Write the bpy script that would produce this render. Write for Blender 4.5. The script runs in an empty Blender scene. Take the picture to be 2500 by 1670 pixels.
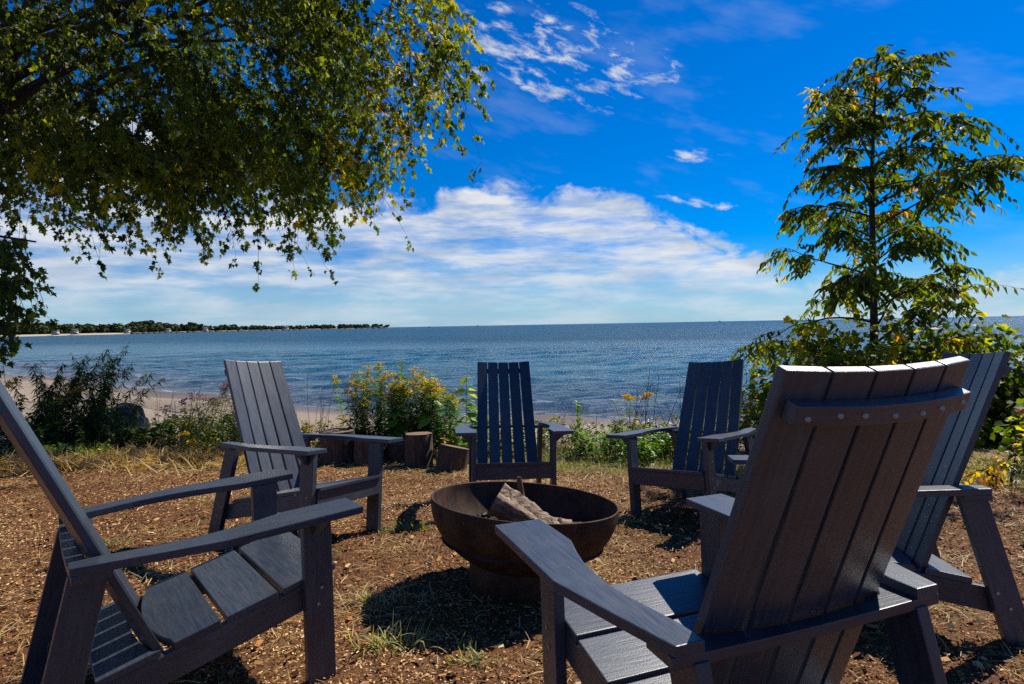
import bpy, bmesh, math, random
import numpy as np
from mathutils import Vector, Matrix

R = math.radians
C = bpy.context.scene.collection
sc = bpy.context.scene

# ------------------------------------------------------------------ camera
H_EYE, F_PX, W_PX = 0.9725, 1470.4, 2500.0
PITCH, ROLL = math.atan2(41.5, F_PX), R(1.03)
fw = Vector((0, math.cos(PITCH), -math.sin(PITCH)))
up0 = Vector((0, math.sin(PITCH), math.cos(PITCH)))
rt0 = Vector((1, 0, 0))
rt = rt0 * math.cos(ROLL) - up0 * math.sin(ROLL)
up = up0 * math.cos(ROLL) + rt0 * math.sin(ROLL)
cam_d = bpy.data.cameras.new('camera')
cam = bpy.data.objects.new('camera', cam_d)
C.objects.link(cam)
M = Matrix((rt, up, -fw)).transposed().to_4x4()
M.translation = (0, 0, H_EYE)
cam.matrix_world = M
cam_d.sensor_width = 36
cam_d.lens = F_PX / W_PX * 36
cam_d.clip_start = 0.02
cam_d.clip_end = 60000
sc.camera = cam

# ------------------------------------------------------------------ light
SUN_AZ, SUN_EL = R(46), R(47)          # azimuth clockwise from +Y
sun_d = bpy.data.lights.new('sun', 'SUN')
sun_d.energy = 5.0
sun_d.angle = R(0.5)
sun_d.color = (1.0, 0.93, 0.82)
sun = bpy.data.objects.new('sun', sun_d)
C.objects.link(sun)
sd = Vector((math.sin(SUN_AZ) * math.cos(SUN_EL), math.cos(SUN_AZ) * math.cos(SUN_EL), math.sin(SUN_EL)))
sun.rotation_euler = sd.to_track_quat('Z', 'Y').to_euler()
sun.location = (20, 12, 30)
sc.view_settings.view_transform = 'Standard'
sc.view_settings.look = 'None'
sc.view_settings.exposure = 0.46
sc.view_settings.gamma = 1.0
sc.view_settings.use_curve_mapping = False
sc.cycles.use_denoising = False
sc.cycles.max_bounces = 4
sc.cycles.diffuse_bounces = 2
sc.cycles.glossy_bounces = 2
sc.cycles.transmission_bounces = 4
sc.cycles.transparent_max_bounces = 12
sc.cycles.sample_clamp_indirect = 4.0
sc.cycles.sample_clamp_direct = 2.5

# ------------------------------------------------------------------ node helper
class NT:
    def __init__(s, tree):
        s.t = tree
        s.n = tree.nodes
        s.n.clear()
    def node(s, typ, ins=None, **kw):
        n = s.n.new(typ)
        for k, v in kw.items():
            setattr(n, k, v)
        for k, v in (ins or {}).items():
            s.set(n.inputs[k], v)
        return n
    def set(s, sock, v):
        if isinstance(v, bpy.types.NodeSocket):
            s.t.links.new(v, sock)
        elif isinstance(v, bpy.types.Node):
            s.t.links.new(v.outputs[0], sock)
        else:
            if hasattr(sock.default_value, '__len__') and not hasattr(v, '__len__'):
                v = (v,) * len(sock.default_value)
            if hasattr(v, '__len__') and len(sock.default_value) == 4 and len(v) == 3:
                v = (*v, 1)
            sock.default_value = v
    def m(s, op, a, b=0.0, c=0.0, clamp=False):
        n = s.n.new('ShaderNodeMath')
        n.operation = op
        n.use_clamp = clamp
        s.set(n.inputs[0], a)
        s.set(n.inputs[1], b)
        if op in ('MULTIPLY_ADD', 'COMPARE', 'SMOOTH_MIN', 'SMOOTH_MAX'):
            s.set(n.inputs[2], c)
        return n.outputs[0]
    def ss(s, x, a, b):
        n = s.node('ShaderNodeMapRange', {'Value': x, 'From Min': a, 'From Max': b}, interpolation_type='SMOOTHSTEP')
        return n.outputs[0]
    def noise(s, vec, scale, detail=4, rough=0.55, dist=0.0, out='Fac'):
        n = s.node('ShaderNodeTexNoise', {'Scale': scale, 'Detail': detail, 'Roughness': rough, 'Distortion': dist})
        if vec is not None:
            s.set(n.inputs['Vector'], vec)
        return n.outputs[out]
    def comb(s, x, y, z=0.0):
        return s.node('ShaderNodeCombineXYZ', {0: x, 1: y, 2: z}).outputs[0]
    def ramp(s, fac, stops, interp='LINEAR'):
        n = s.n.new('ShaderNodeValToRGB')
        n.color_ramp.interpolation = interp
        e = n.color_ramp.elements
        while len(e) < len(stops):
            e.new(0.5)
        for el, (p, c) in zip(e, stops):
            el.position = p
            el.color = (*c, 1) if len(c) == 3 else c
        s.set(n.inputs[0], fac)
        return n.outputs[0]
    def mix(s, fac, a, b, blend='MIX'):
        n = s.n.new('ShaderNodeMix')
        n.data_type = 'RGBA'
        n.blend_type = blend
        s.set(n.inputs[0], fac)
        s.set(n.inputs[6], a)
        s.set(n.inputs[7], b)
        return n.outputs[2]
    def scale(s, vec, v):
        return s.node('ShaderNodeVectorMath', {0: vec, 1: v}, operation='MULTIPLY').outputs[0]

# ------------------------------------------------------------------ world: sky + clouds
world = bpy.data.worlds.new('World')
sc.world = world
world.use_nodes = True
w = NT(world.node_tree)
sky = w.node('ShaderNodeTexSky', sky_type='NISHITA', sun_disc=False)
sky.sun_elevation = SUN_EL
sky.sun_rotation = SUN_AZ
sky.altitude = 200
sky.air_density = 1.0
sky.dust_density = 0.35
sky.ozone_density = 4.0
hsv = w.node('ShaderNodeHueSaturation', {'Hue': 0.503, 'Saturation': 1.55, 'Value': 1.0, 'Color': w.mix(1.0, sky.outputs[0], (.72, 1.0, 1.18), 'MULTIPLY')})
tc = w.node('ShaderNodeTexCoord')
sep = w.node('ShaderNodeSeparateXYZ', {0: tc.outputs['Generated']})
X, Y, Z = sep.outputs
az = w.m('MULTIPLY', w.m('ARCTAN2', X, Y), 57.29578)
el = w.m('MULTIPLY', w.m('ARCSINE', w.m('MAXIMUM', w.m('MINIMUM', Z, 1.0), -1.0)), 57.29578)
# --- cloud bank: top edge by azimuth
fc = w.n.new('ShaderNodeFloatCurve')
pts = [(-180, 10), (-120, 12), (-75, 15), (-40, 17.5), (-27, 15.5), (-14.3, 11.4), (-7, 11.8), (-3.5, 13.4), (0.5, 12.6), (5.3, 12.6),
       (9.5, 11.8), (13.3, 10.0), (18, 8.2), (21, 6.6), (25, 4.8), (31, 3.2), (50, 3), (90, 5), (135, 9), (180, 10)]
cv = fc.mapping.curves[0]
while len(cv.points) < len(pts):
    cv.points.new(0.5, 0.5)
for p, (a, e) in zip(cv.points, pts):
    p.location = (a / 360 + .5, e / 30)
    p.handle_type = 'AUTO'
fc.mapping.update()
w.set(fc.inputs['Value'], w.m('MULTIPLY_ADD', az, 1 / 360, 0.5))
top = w.m('MULTIPLY', fc.outputs[0], 30.0)
def n2(u, v, detail, rough=.55, dist=0.0):
    n = w.node('ShaderNodeTexNoise', {'Vector': w.comb(u, v), 'Scale': 1.0, 'Detail': detail, 'Roughness': rough, 'Distortion': dist}, noise_dimensions='2D')
    return n.outputs['Fac']
def lin(x, k, c=0.0):
    return w.m('MULTIPLY_ADD', x, k, c)
puff = n2(lin(az, .22, 31.0), lin(el, .42, 3.0), 6, .58, .3)
big = n2(lin(az, .055, 11.0), lin(el, .16, 9.0), 2)
streak = n2(lin(az, .10, 71.0), lin(el, .62, 1.7), 5, .6)
edge = w.m('ADD', w.m('SUBTRACT', top, el), w.m('MULTIPLY', w.m('SUBTRACT', puff, 0.5), 6.5))
edge = w.m('ADD', edge, w.m('MULTIPLY', w.m('SUBTRACT', big, 0.5), 2.5))
bank = w.ss(edge, -0.3, 1.6)
den = w.m('ADD', w.m('MULTIPLY', w.ss(streak, 0.34, 0.66), 0.62), w.m('MULTIPLY', puff, 0.50))
low = w.m('MULTIPLY_ADD', w.ss(el, 1.0, 5.5), 0.5, 0.5)
rim = w.m('MULTIPLY', w.ss(w.m('SUBTRACT', top, el), 5.0, 0.5), 0.30)
bank = w.m('MULTIPLY', bank, w.m('MULTIPLY', w.m('ADD', den, rim, clamp=True), low), clamp=True)
# --- cirrus wisps
def blob(a, e, sa, se, tilt=0.0):
    da = w.m('SUBTRACT', az, a)
    de = w.m('ADD', w.m('SUBTRACT', el, e), w.m('MULTIPLY', da, tilt))
    q = w.m('ADD', w.m('POWER', w.m('DIVIDE', w.m('ABSOLUTE', da), sa), 2.0), w.m('POWER', w.m('DIVIDE', w.m('ABSOLUTE', de), se), 2.0))
    return w.m('EXPONENT', w.m('MULTIPLY', q, -1.0))
blobs = [(4.0, 24.0, 8.5, 3.2, .16), (11.0, 21.6, 4.5, 1.8, .0), (2.5, 21.3, 8.5, .9, .22), (17.0, 14.6, 2.0, .6, .2), (17.5, 10.5, 3.0, .6, .2), (-70, 28, 14, 4, .1), (75, 24, 12, 3, .1), (160, 28, 15, 4, -.1)]
tot = blob(*blobs[0])
for b in blobs[1:]:
    tot = w.m('MAXIMUM', tot, blob(*b))
u_ = w.m('ADD', w.m('MULTIPLY', az, 0.95), w.m('MULTIPLY', el, -0.30))
v_ = w.m('ADD', w.m('MULTIPLY', el, 0.95), w.m('MULTIPLY', az, 0.30))
wis = n2(lin(u_, .30, 2.2), lin(v_, .85), 6, .62, .22)
cir = w.m('MULTIPLY_ADD', wis, 1.05, 0.0)
cir = w.ss(w.m('ADD', cir, w.m('MULTIPLY', tot, 0.26)), 0.66, 0.96)
cir = w.m('MULTIPLY', cir, w.m('MULTIPLY', w.ss(tot, 0.0, 0.45), 0.88))
veil = w.m('MULTIPLY', w.ss(n2(lin(u_, .08, 4.0), lin(v_, .25), 4, .6), 0.5, 0.75), 0.09)
hz = w.m('MULTIPLY', w.ss(el, 8.0, -0.5), 0.66)
mask = w.m('MAXIMUM', w.m('MAXIMUM', bank, cir), veil, clamp=True)
shade = n2(lin(az, .12, 12.0), lin(el, .5), 4, .55)
ccol = w.mix(w.ss(shade, 0.3, 0.62), (0.56, 0.65, 0.78), (0.84, 0.87, 0.92))
graded = w.mix(1.0, hsv.outputs[0], (.42, .72, .92), 'MULTIPLY')
bg1 = w.node('ShaderNodeBackground', {'Color': graded, 'Strength': 0.073})
bgh = w.node('ShaderNodeBackground', {'Color': (0.36, 0.53, 0.70), 'Strength': 0.80})
bg2 = w.node('ShaderNodeBackground', {'Color': ccol, 'Strength': 0.67})
mx0 = w.node('ShaderNodeMixShader', {0: hz, 1: bg1.outputs[0], 2: bgh.outputs[0]})
mx = w.node('ShaderNodeMixShader', {0: mask, 1: mx0.outputs[0], 2: bg2.outputs[0]})
w.node('ShaderNodeOutputWorld', {0: mx.outputs[0]})

# ------------------------------------------------------------------ terrain height
KX, KY = -0.00207, -0.06076
CHAIRS = {  # x, y, yaw, dz, tilt x, tilt y  (facing yaw, 0 = +X)
    'A': (-0.7321, 2.0456, 39.02, 0.016, 0.0152, 0.0478),
    'B': (-0.8956, 3.1839, -27.38, 0.0126, -0.0384, -0.0142),
    'C': (-0.001, 3.7944, -84.27, -0.0044, -0.0085, 0.0109),
    'D': (0.9259, 3.5722, -132.88, -0.0237, 0.0395, -0.0191),
    'E': (0.3224, 1.6508, 110.23, 0.0067, 0.0171, 0.0217),
    'F': (0.9912, 2.3399, 170.63, -0.0064, 0.023, -0.0059)}
WATER_Z = -1.15
SHORE = np.array([(-90, 62), (-60, 50), (-30, 34.5), (-14.8, 23.4), (-5.5, 16.2), (2.2, 13.2), (8.6, 10.6), (30, 3), (90, -22)], float)

def sst(x, a, b):
    t = np.clip((x - a) / (b - a), 0, 1)
    return t * t * (3 - 2 * t)

def shore_s(x, y):
    ys = np.interp(x, SHORE[:, 0], SHORE[:, 1])
    ys = ys + .35 * np.sin(x * .55) + .18 * np.sin(x * 1.3 + 1)
    return (ys - y) * 0.86

def edge_y(x):
    return 6.55 + .26 * np.clip(-x - 2.0, 0, 12) - .22 * np.clip(x - 1.5, 0, 8) + .15 * np.sin(x * 1.7)

def gz(x, y):
    x = np.asarray(x, float)
    y = np.asarray(y, float)
    yc = np.clip(y, -20, 9)
    z = KX * np.clip(x, -20, 20) + KY * yc
    num = 0
    for (cx, cy, a, dz, tx, ty) in CHAIRS.values():
        a = R(a)
        mx_, my_ = cx - .36 * math.cos(a), cy - .36 * math.sin(a)
        wgt = np.exp(-(((x - mx_) ** 2 + (y - my_) ** 2) / .52 ** 2) ** 2)
        num = num + wgt * (dz + tx * (x - cx) + ty * (y - cy))
    z = z + num
    z = z + .012 * np.sin(x * 2.1 + 1.3) * np.sin(y * 1.7 + .4) * sst(np.hypot(x, y - 2.6), 2.2, 4)
    s = shore_s(x, y)
    bz = WATER_Z + np.where(s > 0, np.minimum(.095 * s, .10 * s ** .9 + .02), np.maximum(.055 * s, -5))
    bz = bz + .018 * np.sin(x * .9 + 2 * np.sin(y * .4)) * np.sin(y * 1.3 + .3 * x) * sst(s, -.5, 1.5)
    bz = bz - .40 * np.exp(-((s - 3.4 - .5 * np.sin(x * .35)) / .75) ** 2) * sst(-x, 2.5, 5) * sst(np.sin(x * .5 + 1.0), -.9, .2)
    bz = bz - .15 * np.exp(-((s - 1.5) / .45) ** 2) * sst(np.sin(x * .6 + 2.0), -.2, .6)
    bz = bz + .05 * np.exp(-((s - .7) / .25) ** 2) * sst(np.sin(x * .6 + 2.0), -.2, .6)
    e = edge_y(x)
    t = sst(y, e - .2, e + 1.5)
    return z * (1 - t) + np.minimum(z, bz) * t

# ------------------------------------------------------------------ mesh helpers
class Acc:
    """numpy triangle soup with a per-vertex tint"""
    def __init__(s):
        s.v, s.f, s.t, s.n = [], [], [], 0
    def add(s, v, f, tint=0.5):
        v = np.asarray(v, float).reshape(-1, 3)
        f = np.asarray(f, int).reshape(-1, 3)
        s.v.append(v)
        s.f.append(f + s.n)
        s.t.append(np.broadcast_to(np.asarray(tint, float), (len(v),)))
        s.n += len(v)
    def build(s, name, mat, parent=None, smooth=False):
        o = bpy.data.objects.new(name, tri_mesh(name, np.concatenate(s.v), np.concatenate(s.f), mat, np.concatenate(s.t), smooth))
        C.objects.link(o)
        if parent is not None:
            o.parent = parent
        return o

def tri_mesh(name, v, f, mat, tint=None, smooth=False):
    me = bpy.data.meshes.new(name)
    me.vertices.add(len(v))
    me.vertices.foreach_set('co', np.ascontiguousarray(v, np.float32).ravel())
    me.loops.add(f.size)
    me.loops.foreach_set('vertex_index', np.ascontiguousarray(f, np.int32).ravel())
    me.polygons.add(len(f))
    me.polygons.foreach_set('loop_start', np.arange(0, f.size, 3, dtype=np.int32))
    me.polygons.foreach_set('loop_total', np.full(len(f), 3, np.int32))
    if smooth:
        me.polygons.foreach_set('use_smooth', np.ones(len(f), bool))
    me.update(calc_edges=True)
    if tint is not None:
        a = me.attributes.new('tint', 'FLOAT', 'POINT')
        a.data.foreach_set('value', np.ascontiguousarray(tint, np.float32))
    if mat:
        me.materials.append(mat)
    return me

def unit(a):
    a = np.asarray(a, float)
    return a / np.maximum(np.linalg.norm(a, axis=-1, keepdims=True), 1e-9)

def frames(axis, rng, nrm=None):
    """(N,3,3) rotations whose rows are side, axis, normal"""
    ax = unit(axis)
    r = rng.normal(size=ax.shape) if nrm is None else np.asarray(nrm, float)
    side = unit(np.cross(ax, r))
    n = np.cross(side, ax)
    return np.stack([side, ax, n], 1)

def scatter(acc, T, F, pos, Rm, size, tint):
    pos = np.asarray(pos, float)
    N, k = len(pos), len(T)
    size = np.broadcast_to(np.asarray(size, float), (N,))
    V = np.einsum('kj,nji->nki', T, Rm) * size[:, None, None] + pos[:, None, :]
    FF = (F[None] + (np.arange(N) * k)[:, None, None])
    acc.add(V.reshape(-1, 3), FF.reshape(-1, 3), np.repeat(np.broadcast_to(tint, (N,)), k))

def tube(acc, P, r, n=6, tint=0.5, cap=True):
    P = np.asarray(P, float)
    r = np.broadcast_to(np.asarray(r, float), (len(P),))
    d = unit(np.gradient(P, axis=0))
    ref = np.array([0.31, 0.2, 0.93]) if abs(d[0][2]) < .8 else np.array([1, .1, 0.])
    a = unit(np.cross(d, ref))
    b = np.cross(d, a)
    th = np.arange(n) / n * 2 * np.pi
    V = P[:, None] + r[:, None, None] * (np.cos(th)[None, :, None] * a[:, None] + np.sin(th)[None, :, None] * b[:, None])
    V = V.reshape(-1, 3)
    F = []
    for i in range(len(P) - 1):
        for j in range(n):
            p, q = i * n + j, i * n + (j + 1) % n
            F += [(p, q, q + n), (p, q + n, p + n)]
    if cap:
        V = np.vstack([V, P[-1:], P[:1]])
        e = (len(P) - 1) * n
        for j in range(n):
            F += [(e + j, e + (j + 1) % n, len(V) - 2), ((j + 1) % n, j, len(V) - 1)]
    acc.add(V, F, tint)

def star(ring, c=(0, .45), fold=.18):
    ring = np.array(ring, float)
    T = np.vstack([[(c[0], c[1], 0)], np.column_stack([ring, np.abs(ring[:, 0]) * fold])])
    n = len(ring)
    return T, np.array([(0, 1 + i, 1 + (i + 1) % n) for i in range(n)])
def sym(h):
    return h + [(-x, y) for x, y in reversed(h[1:-1] if h[-1][0] == 0 else h[1:])]
MAPLE = star(sym([(0, 0), (.30, .06), (.20, .22), (.55, .42), (.24, .46), (.16, .60), (0, 1.0)]), (0, .36))
GRAPE = star(sym([(0, .08), (.28, 0), (.46, .22), (.38, .40), (.52, .60), (.26, .72), (0, 1.0)]), (0, .4), .15)
LEAFLET = (np.array([(0, 0, 0), (.17, .3, .05), (.16, .6, .03), (0, 1, -.06), (-.16, .6, .03), (-.17, .3, .05), (0, .45, -.02)]),
           np.array([(0, 1, 6), (1, 2, 6), (2, 3, 6), (3, 4, 6), (4, 5, 6), (5, 0, 6)]))
BROAD = (LEAFLET[0] * np.array([1.6, 1, 1.2]), LEAFLET[1])
NARROW = (np.array([(0, 0, 0), (.07, .35, .02), (0, 1, -.12), (-.07, .35, .02)]), np.array([(0, 1, 3), (1, 2, 3)]))
BIT = (np.array([(-.5, -.5, 0), (.5, -.5, 0), (.5, .5, 0), (-.5, .5, 0)]), np.array([(0, 1, 2), (0, 2, 3)]))

def put(o, label=None, cat=None, group=None, kind=None):
    for k, v in (('label', label), ('category', cat), ('group', group), ('kind', kind)):
        if v:
            o[k] = v
    return o
def empty(name, loc=(0, 0, 0), **kw):
    o = bpy.data.objects.new(name, None)
    o.empty_display_size = .1
    o.location = loc
    C.objects.link(o)
    return put(o, **kw)
def link(name, me, parent=None):
    o = bpy.data.objects.new(name, me)
    C.objects.link(o)
    if parent is not None:
        o.parent = parent
    return o

# ------------------------------------------------------------------ materials
def material(name):
    m = bpy.data.materials.new(name)
    m.use_nodes = True
    return m, NT(m.node_tree)
def finish(t, shader):
    t.node('ShaderNodeOutputMaterial', {0: shader})
def bsdf(t, col, rough=.6, spec=.5, normal=None, **kw):
    ins = {'Base Color': col, 'Roughness': rough, 'Specular IOR Level': spec}
    if normal is not None:
        ins['Normal'] = normal
    ins.update(kw)
    return t.node('ShaderNodeBsdfPrincipled', ins).outputs[0]
def bump(t, h, strength=.4, dist=.01):
    return t.node('ShaderNodeBump', {'Height': h, 'Strength': strength, 'Distance': dist}).outputs[0]

def tinted(name, stops, rough=.6, spec=.3, transl=0.0, vary=.0):
    m, t = material(name)
    a = t.node('ShaderNodeAttribute', attribute_name='tint')
    col = t.ramp(a.outputs['Fac'], stops)
    if vary:
        o = t.node('ShaderNodeNewGeometry')
        n = t.noise(o.outputs['Position'], 30, 3)
        col = t.mix(t.m('MULTIPLY', t.m('SUBTRACT', n, .35), vary, clamp=True), col, (0.02, 0.018, 0.012), 'MIX')
    b = bsdf(t, col, rough, spec)
    if transl:
        tr = t.node('ShaderNodeBsdfTranslucent', {'Color': t.mix(1.0, col, (2.3, 1.9, .35), 'MULTIPLY')})
        b = t.node('ShaderNodeMixShader', {0: transl, 1: b, 2: tr.outputs[0]}).outputs[0]
    finish(t, b)
    return m

MAT = {}
# recycled-plastic lumber, charcoal
m, t = material('charcoal_lumber')
g = t.node('ShaderNodeTexCoord').outputs['Object']
oi = t.node('ShaderNodeObjectInfo').outputs['Random']
gv = t.node('ShaderNodeVectorMath', {0: g, 1: t.comb(t.m('MULTIPLY', oi, 7.0), t.m('MULTIPLY', oi, 13.0), t.m('MULTIPLY', oi, 5.0))}, operation='ADD').outputs[0]
uvn = t.node('ShaderNodeAttribute', attribute_name='grain').outputs['Vector']
grain = t.noise(t.node('ShaderNodeVectorMath', {0: uvn, 1: t.comb(t.m('MULTIPLY', oi, 9.0), 0.0, 0.0)}, operation='ADD').outputs[0], 1.0, 6, .62, .6)
fine = t.noise(gv, 420, 3, .6)
blot = t.noise(gv, 14, 4, .55)
col = t.mix(t.ss(grain, .3, .75), (.021, .028, .041), (.047, .060, .083))
col = t.mix(t.ss(blot, .45, .8), col, (.044, .048, .056))
col = t.mix(t.m('MULTIPLY', t.ss(t.noise(gv, 3.2, 5, .6), .50, .72), .45), col, (.080, .090, .110))
col = t.mix(1.0, col, t.ramp(oi, [(0, (.72, .72, .74)), (1, (1.3, 1.27, 1.22))]), 'MULTIPLY')
speck = t.ss(t.noise(gv, 170, 2, .5), .735, .78)
col = t.mix(t.m('MULTIPLY', speck, .55), col, (.33, .32, .31))
rough = t.m('ADD', .30, t.m('MULTIPLY', grain, .16))
h_ = t.m('ADD', t.m('MULTIPLY', grain, .7), t.m('MULTIPLY', fine, .45))
finish(t, bsdf(t, col, rough, .62, bump(t, h_, .4, .0022)))
MAT['chair'] = m

m, t = material('screw_metal')
finish(t, bsdf(t, (.42, .36, .28), .5, .5, None, Metallic=.5))
MAT['screw'] = m

# rusted steel
m, t = material('rusted_steel')
g = t.node('ShaderNodeTexCoord').outputs['Object']
n1 = t.noise(g, 9, 6, .6, .4)
n2 = t.noise(g, 160, 4, .6)
col = t.mix(t.ss(n1, .3, .7), (.022, .013, .010), (.070, .036, .022))
col = t.mix(t.ss(n2, .5, .8), col, (.13, .075, .046))
sk = t.noise(t.scale(g, (1, 1, .12)), 26, 5, .65)
col = t.mix(t.m('MULTIPLY', t.ss(sk, .52, .68), .6), col, (.012, .009, .008))
col = t.mix(t.m('MULTIPLY', t.ss(sk, .42, .30), .5), col, (.15, .070, .034))
finish(t, bsdf(t, col, .7, .2, bump(t, t.m('ADD', n2, n1), .4, .002)))
MAT['rust'] = m

# ash and bits in bowl
MAT['ash'] = tinted('ash', [(0, (.015, .013, .012)), (.45, (.06, .05, .045)), (.8, (.16, .13, .11)), (1, (.35, .32, .29))], .95, .1)

# ground: mulch + soil + dry turf + sand
m, t = material('ground')
pos = t.node('ShaderNodeNewGeometry').outputs['Position']
sp_ = t.node('ShaderNodeSeparateXYZ', {0: pos})
zone = t.node('ShaderNodeAttribute', attribute_name='zone').outputs['Fac']      # 0 mulch 1 dry turf
sand = t.node('ShaderNodeAttribute', attribute_name='sand').outputs['Fac']
wet = t.node('ShaderNodeAttribute', attribute_name='wet').outputs['Fac']
n_f = t.noise(pos, 95, 5, .7)
n_m = t.noise(pos, 17, 5, .65)
n_l = t.noise(pos, 1.9, 4, .6)
mul = t.ramp(n_f, [(.25, (.022, .009, .005)), (.48, (.10, .043, .016)), (.62, (.22, .10, .034)), (.8, (.38, .21, .08))])
mul = t.mix(t.m('MULTIPLY', t.ss(n_m, .52, .75), .5), mul, (.05, .024, .013))
mul = t.mix(t.m('MULTIPLY', t.ss(n_l, .55, .72), .55), mul, (.16, .115, .045))
turf = t.ramp(n_f, [(.25, (.05, .036, .014)), (.5, (.17, .12, .042)), (.75, (.36, .26, .10))])
turf = t.mix(t.m('MULTIPLY', t.ss(n_l, .48, .66), .6), turf, (.07, .095, .02))
snd = t.ramp(t.noise(pos, 30, 5, .6), [(.2, (.16, .125, .09)), (.55, (.28, .225, .17)), (.85, (.38, .315, .25))])
snd = t.mix(t.m('MULTIPLY', t.ss(t.noise(t.scale(pos, (.35, 1.6, 1.)), 1.1, 5, .6), .52, .68), .40), snd, (.17, .12, .085))
snd = t.mix(wet, snd, (.115, .085, .068))
c1 = t.mix(zone, mul, turf)
c2 = t.mix(sand, c1, snd)
ro = t.m('SUBTRACT', .92, t.m('MULTIPLY', wet, .62))
hh = t.m('ADD', t.m('MULTIPLY', n_f, .8), t.m('MULTIPLY', n_m, 1.2))
finish(t, bsdf(t, c2, ro, .25, bump(t, hh, .8, .012)))
MAT['ground'] = m

MAT['mulch'] = tinted('mulch_chips', [(0, (.030, .012, .006)), (.3, (.16, .060, .020)), (.6, (.37, .165, .052)), (.85, (.64, .38, .15)), (1, (.80, .60, .34))], .8, .25)
MAT['straw'] = tinted('straw', [(0, (.12, .075, .025)), (.4, (.34, .23, .085)), (.75, (.50, .36, .15)), (1, (.62, .50, .28))], .6, .35, .25)
MAT['grass'] = tinted('grass_blades', [(0, (.035, .06, .012)), (.4, (.07, .13, .022)), (.7, (.16, .20, .05)), (1, (.36, .36, .17))], .5, .4, .35)
MAT['green'] = tinted('weed_leaves', [(0, (.024, .042, .011)), (.35, (.06, .115, .018)), (.65, (.16, .21, .026)), (.85, (.34, .26, .025)), (1, (.34, .14, .03))], .45, .45, .42)
MAT['lime'] = tinted('fresh_leaves', [(0, (.05, .14, .016)), (.5, (.11, .27, .022)), (1, (.30, .36, .03))], .45, .4, .45)
MAT['yellow'] = tinted('yellow_flowers', [(0, (.28, .17, .012)), (.5, (.52, .37, .018)), (1, (.62, .50, .05))], .7, .2, .3)
MAT['purple'] = tinted('purple_flowers', [(0, (.12, .05, .14)), (1, (.30, .17, .33))], .7, .2, .3)
MAT['stalk'] = tinted('dry_stalks', [(0, (.045, .025, .018)), (.5, (.12, .07, .05)), (1, (.40, .34, .27))], .7, .3)
MAT['maple'] = tinted('maple_leaves', [(0, (.020, .036, .009)), (.22, (.048, .085, .013)), (.48, (.13, .185, .018)), (.72, (.27, .26, .02)), (.9, (.42, .25, .02)), (1, (.30, .11, .02))], .5, .3, .6)
MAT['walnut'] = tinted('walnut_leaves', [(0, (.018, .036, .010)), (.35, (.055, .10, .016)), (.65, (.20, .24, .02)), (.88, (.42, .30, .02)), (1, (.38, .16, .02))], .55, .22, .58)
MAT['vine'] = tinted('vine_leaves', [(0, (.02, .045, .010)), (.35, (.075, .135, .016)), (.65, (.26, .30, .02)), (.88, (.50, .36, .02)), (1, (.45, .12, .025))], .5, .25, .58)
MAT['far_leaf'] = tinted('far_foliage', [(0, (.030, .048, .022)), (.5, (.060, .085, .032)), (.85, (.10, .115, .04)), (1, (.16, .12, .05))], .9, .1)

m, t = material('bark')
g = t.node('ShaderNodeTexCoord').outputs['Object']
b1 = t.noise(t.scale(g, (1, 1, .18)), 55, 6, .65, .6)
finish(t, bsdf(t, t.ramp(b1, [(.25, (.020, .014, .010)), (.6, (.065, .048, .036)), (.85, (.13, .10, .078))]), .9, .2, bump(t, b1, .9, .01)))
MAT['bark'] = m
m, t = material('stump_bark')
g = t.node('ShaderNodeTexCoord').outputs['Object']
b1 = t.noise(t.scale(g, (1, 1, .22)), 40, 6, .65, .5)
finish(t, bsdf(t, t.ramp(b1, [(.25, (.030, .020, .014)), (.55, (.10, .066, .046)), (.85, (.22, .16, .12))]), .9, .2, bump(t, b1, .9, .008)))
MAT['stump'] = m
m, t = material('cut_wood')
g = t.node('ShaderNodeTexCoord').outputs['Object']
rg = t.node('ShaderNodeTexWave', {'Vector': g, 'Scale': 24, 'Distortion': 2.5, 'Detail': 3, 'Detail Scale': 1.5}, wave_type='RINGS', rings_direction='Z').outputs['Fac']
rr = t.noise(g, 60, 5, .6)
finish(t, bsdf(t, t.mix(t.m('MULTIPLY', rg, .5), t.ramp(rr, [(.3, (.13, .085, .055)), (.7, (.29, .20, .13))]), (.15, .09, .055)), .85, .2, bump(t, rr, .4, .003)))
MAT['cut'] = m
m, t = material('firewood')
g = t.node('ShaderNodeTexCoord').outputs['Object']
b1 = t.noise(t.scale(g, (.12, 1, 1)), 60, 7, .68, .5)
b2 = t.noise(g, 14, 4, .6)
cc = t.ramp(b1, [(.25, (.05, .033, .024)), (.5, (.25, .17, .115)), (.72, (.52, .40, .29))])
finish(t, bsdf(t, t.mix(t.ss(b2, .60, .72), cc, (.03, .024, .02)), .85, .25, bump(t, b1, 1.0, .01)))
MAT['firewood'] = m
m, t = material('boulder')
g = t.node('ShaderNodeTexCoord').outputs['Object']
b1 = t.noise(g, 7, 8, .65)
finish(t, bsdf(t, t.ramp(b1, [(.3, (.012, .013, .016)), (.55, (.05, .052, .06)), (.68, (.22, .22, .23))]), .8, .3, bump(t, b1, .8, .05)))
MAT['rock'] = m
def plain(name, col, rough=.7, spec=.3):
    m, t = material(name)
    n = t.noise(t.node('ShaderNodeTexCoord').outputs['Object'], 3, 4)
    finish(t, bsdf(t, t.mix(t.m('MULTIPLY', n, .4), col, tuple(c * .7 for c in col)), rough, spec))
    return m
MAT['white_wall'] = plain('white_siding', (.42, .41, .40))
MAT['roof'] = plain('grey_roof', (.14, .13, .13))
MAT['window'] = plain('dark_window', (.03, .035, .04), .15, .5)
MAT['stone'] = plain('breakwater_stone', (.06, .06, .062), .9)
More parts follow.
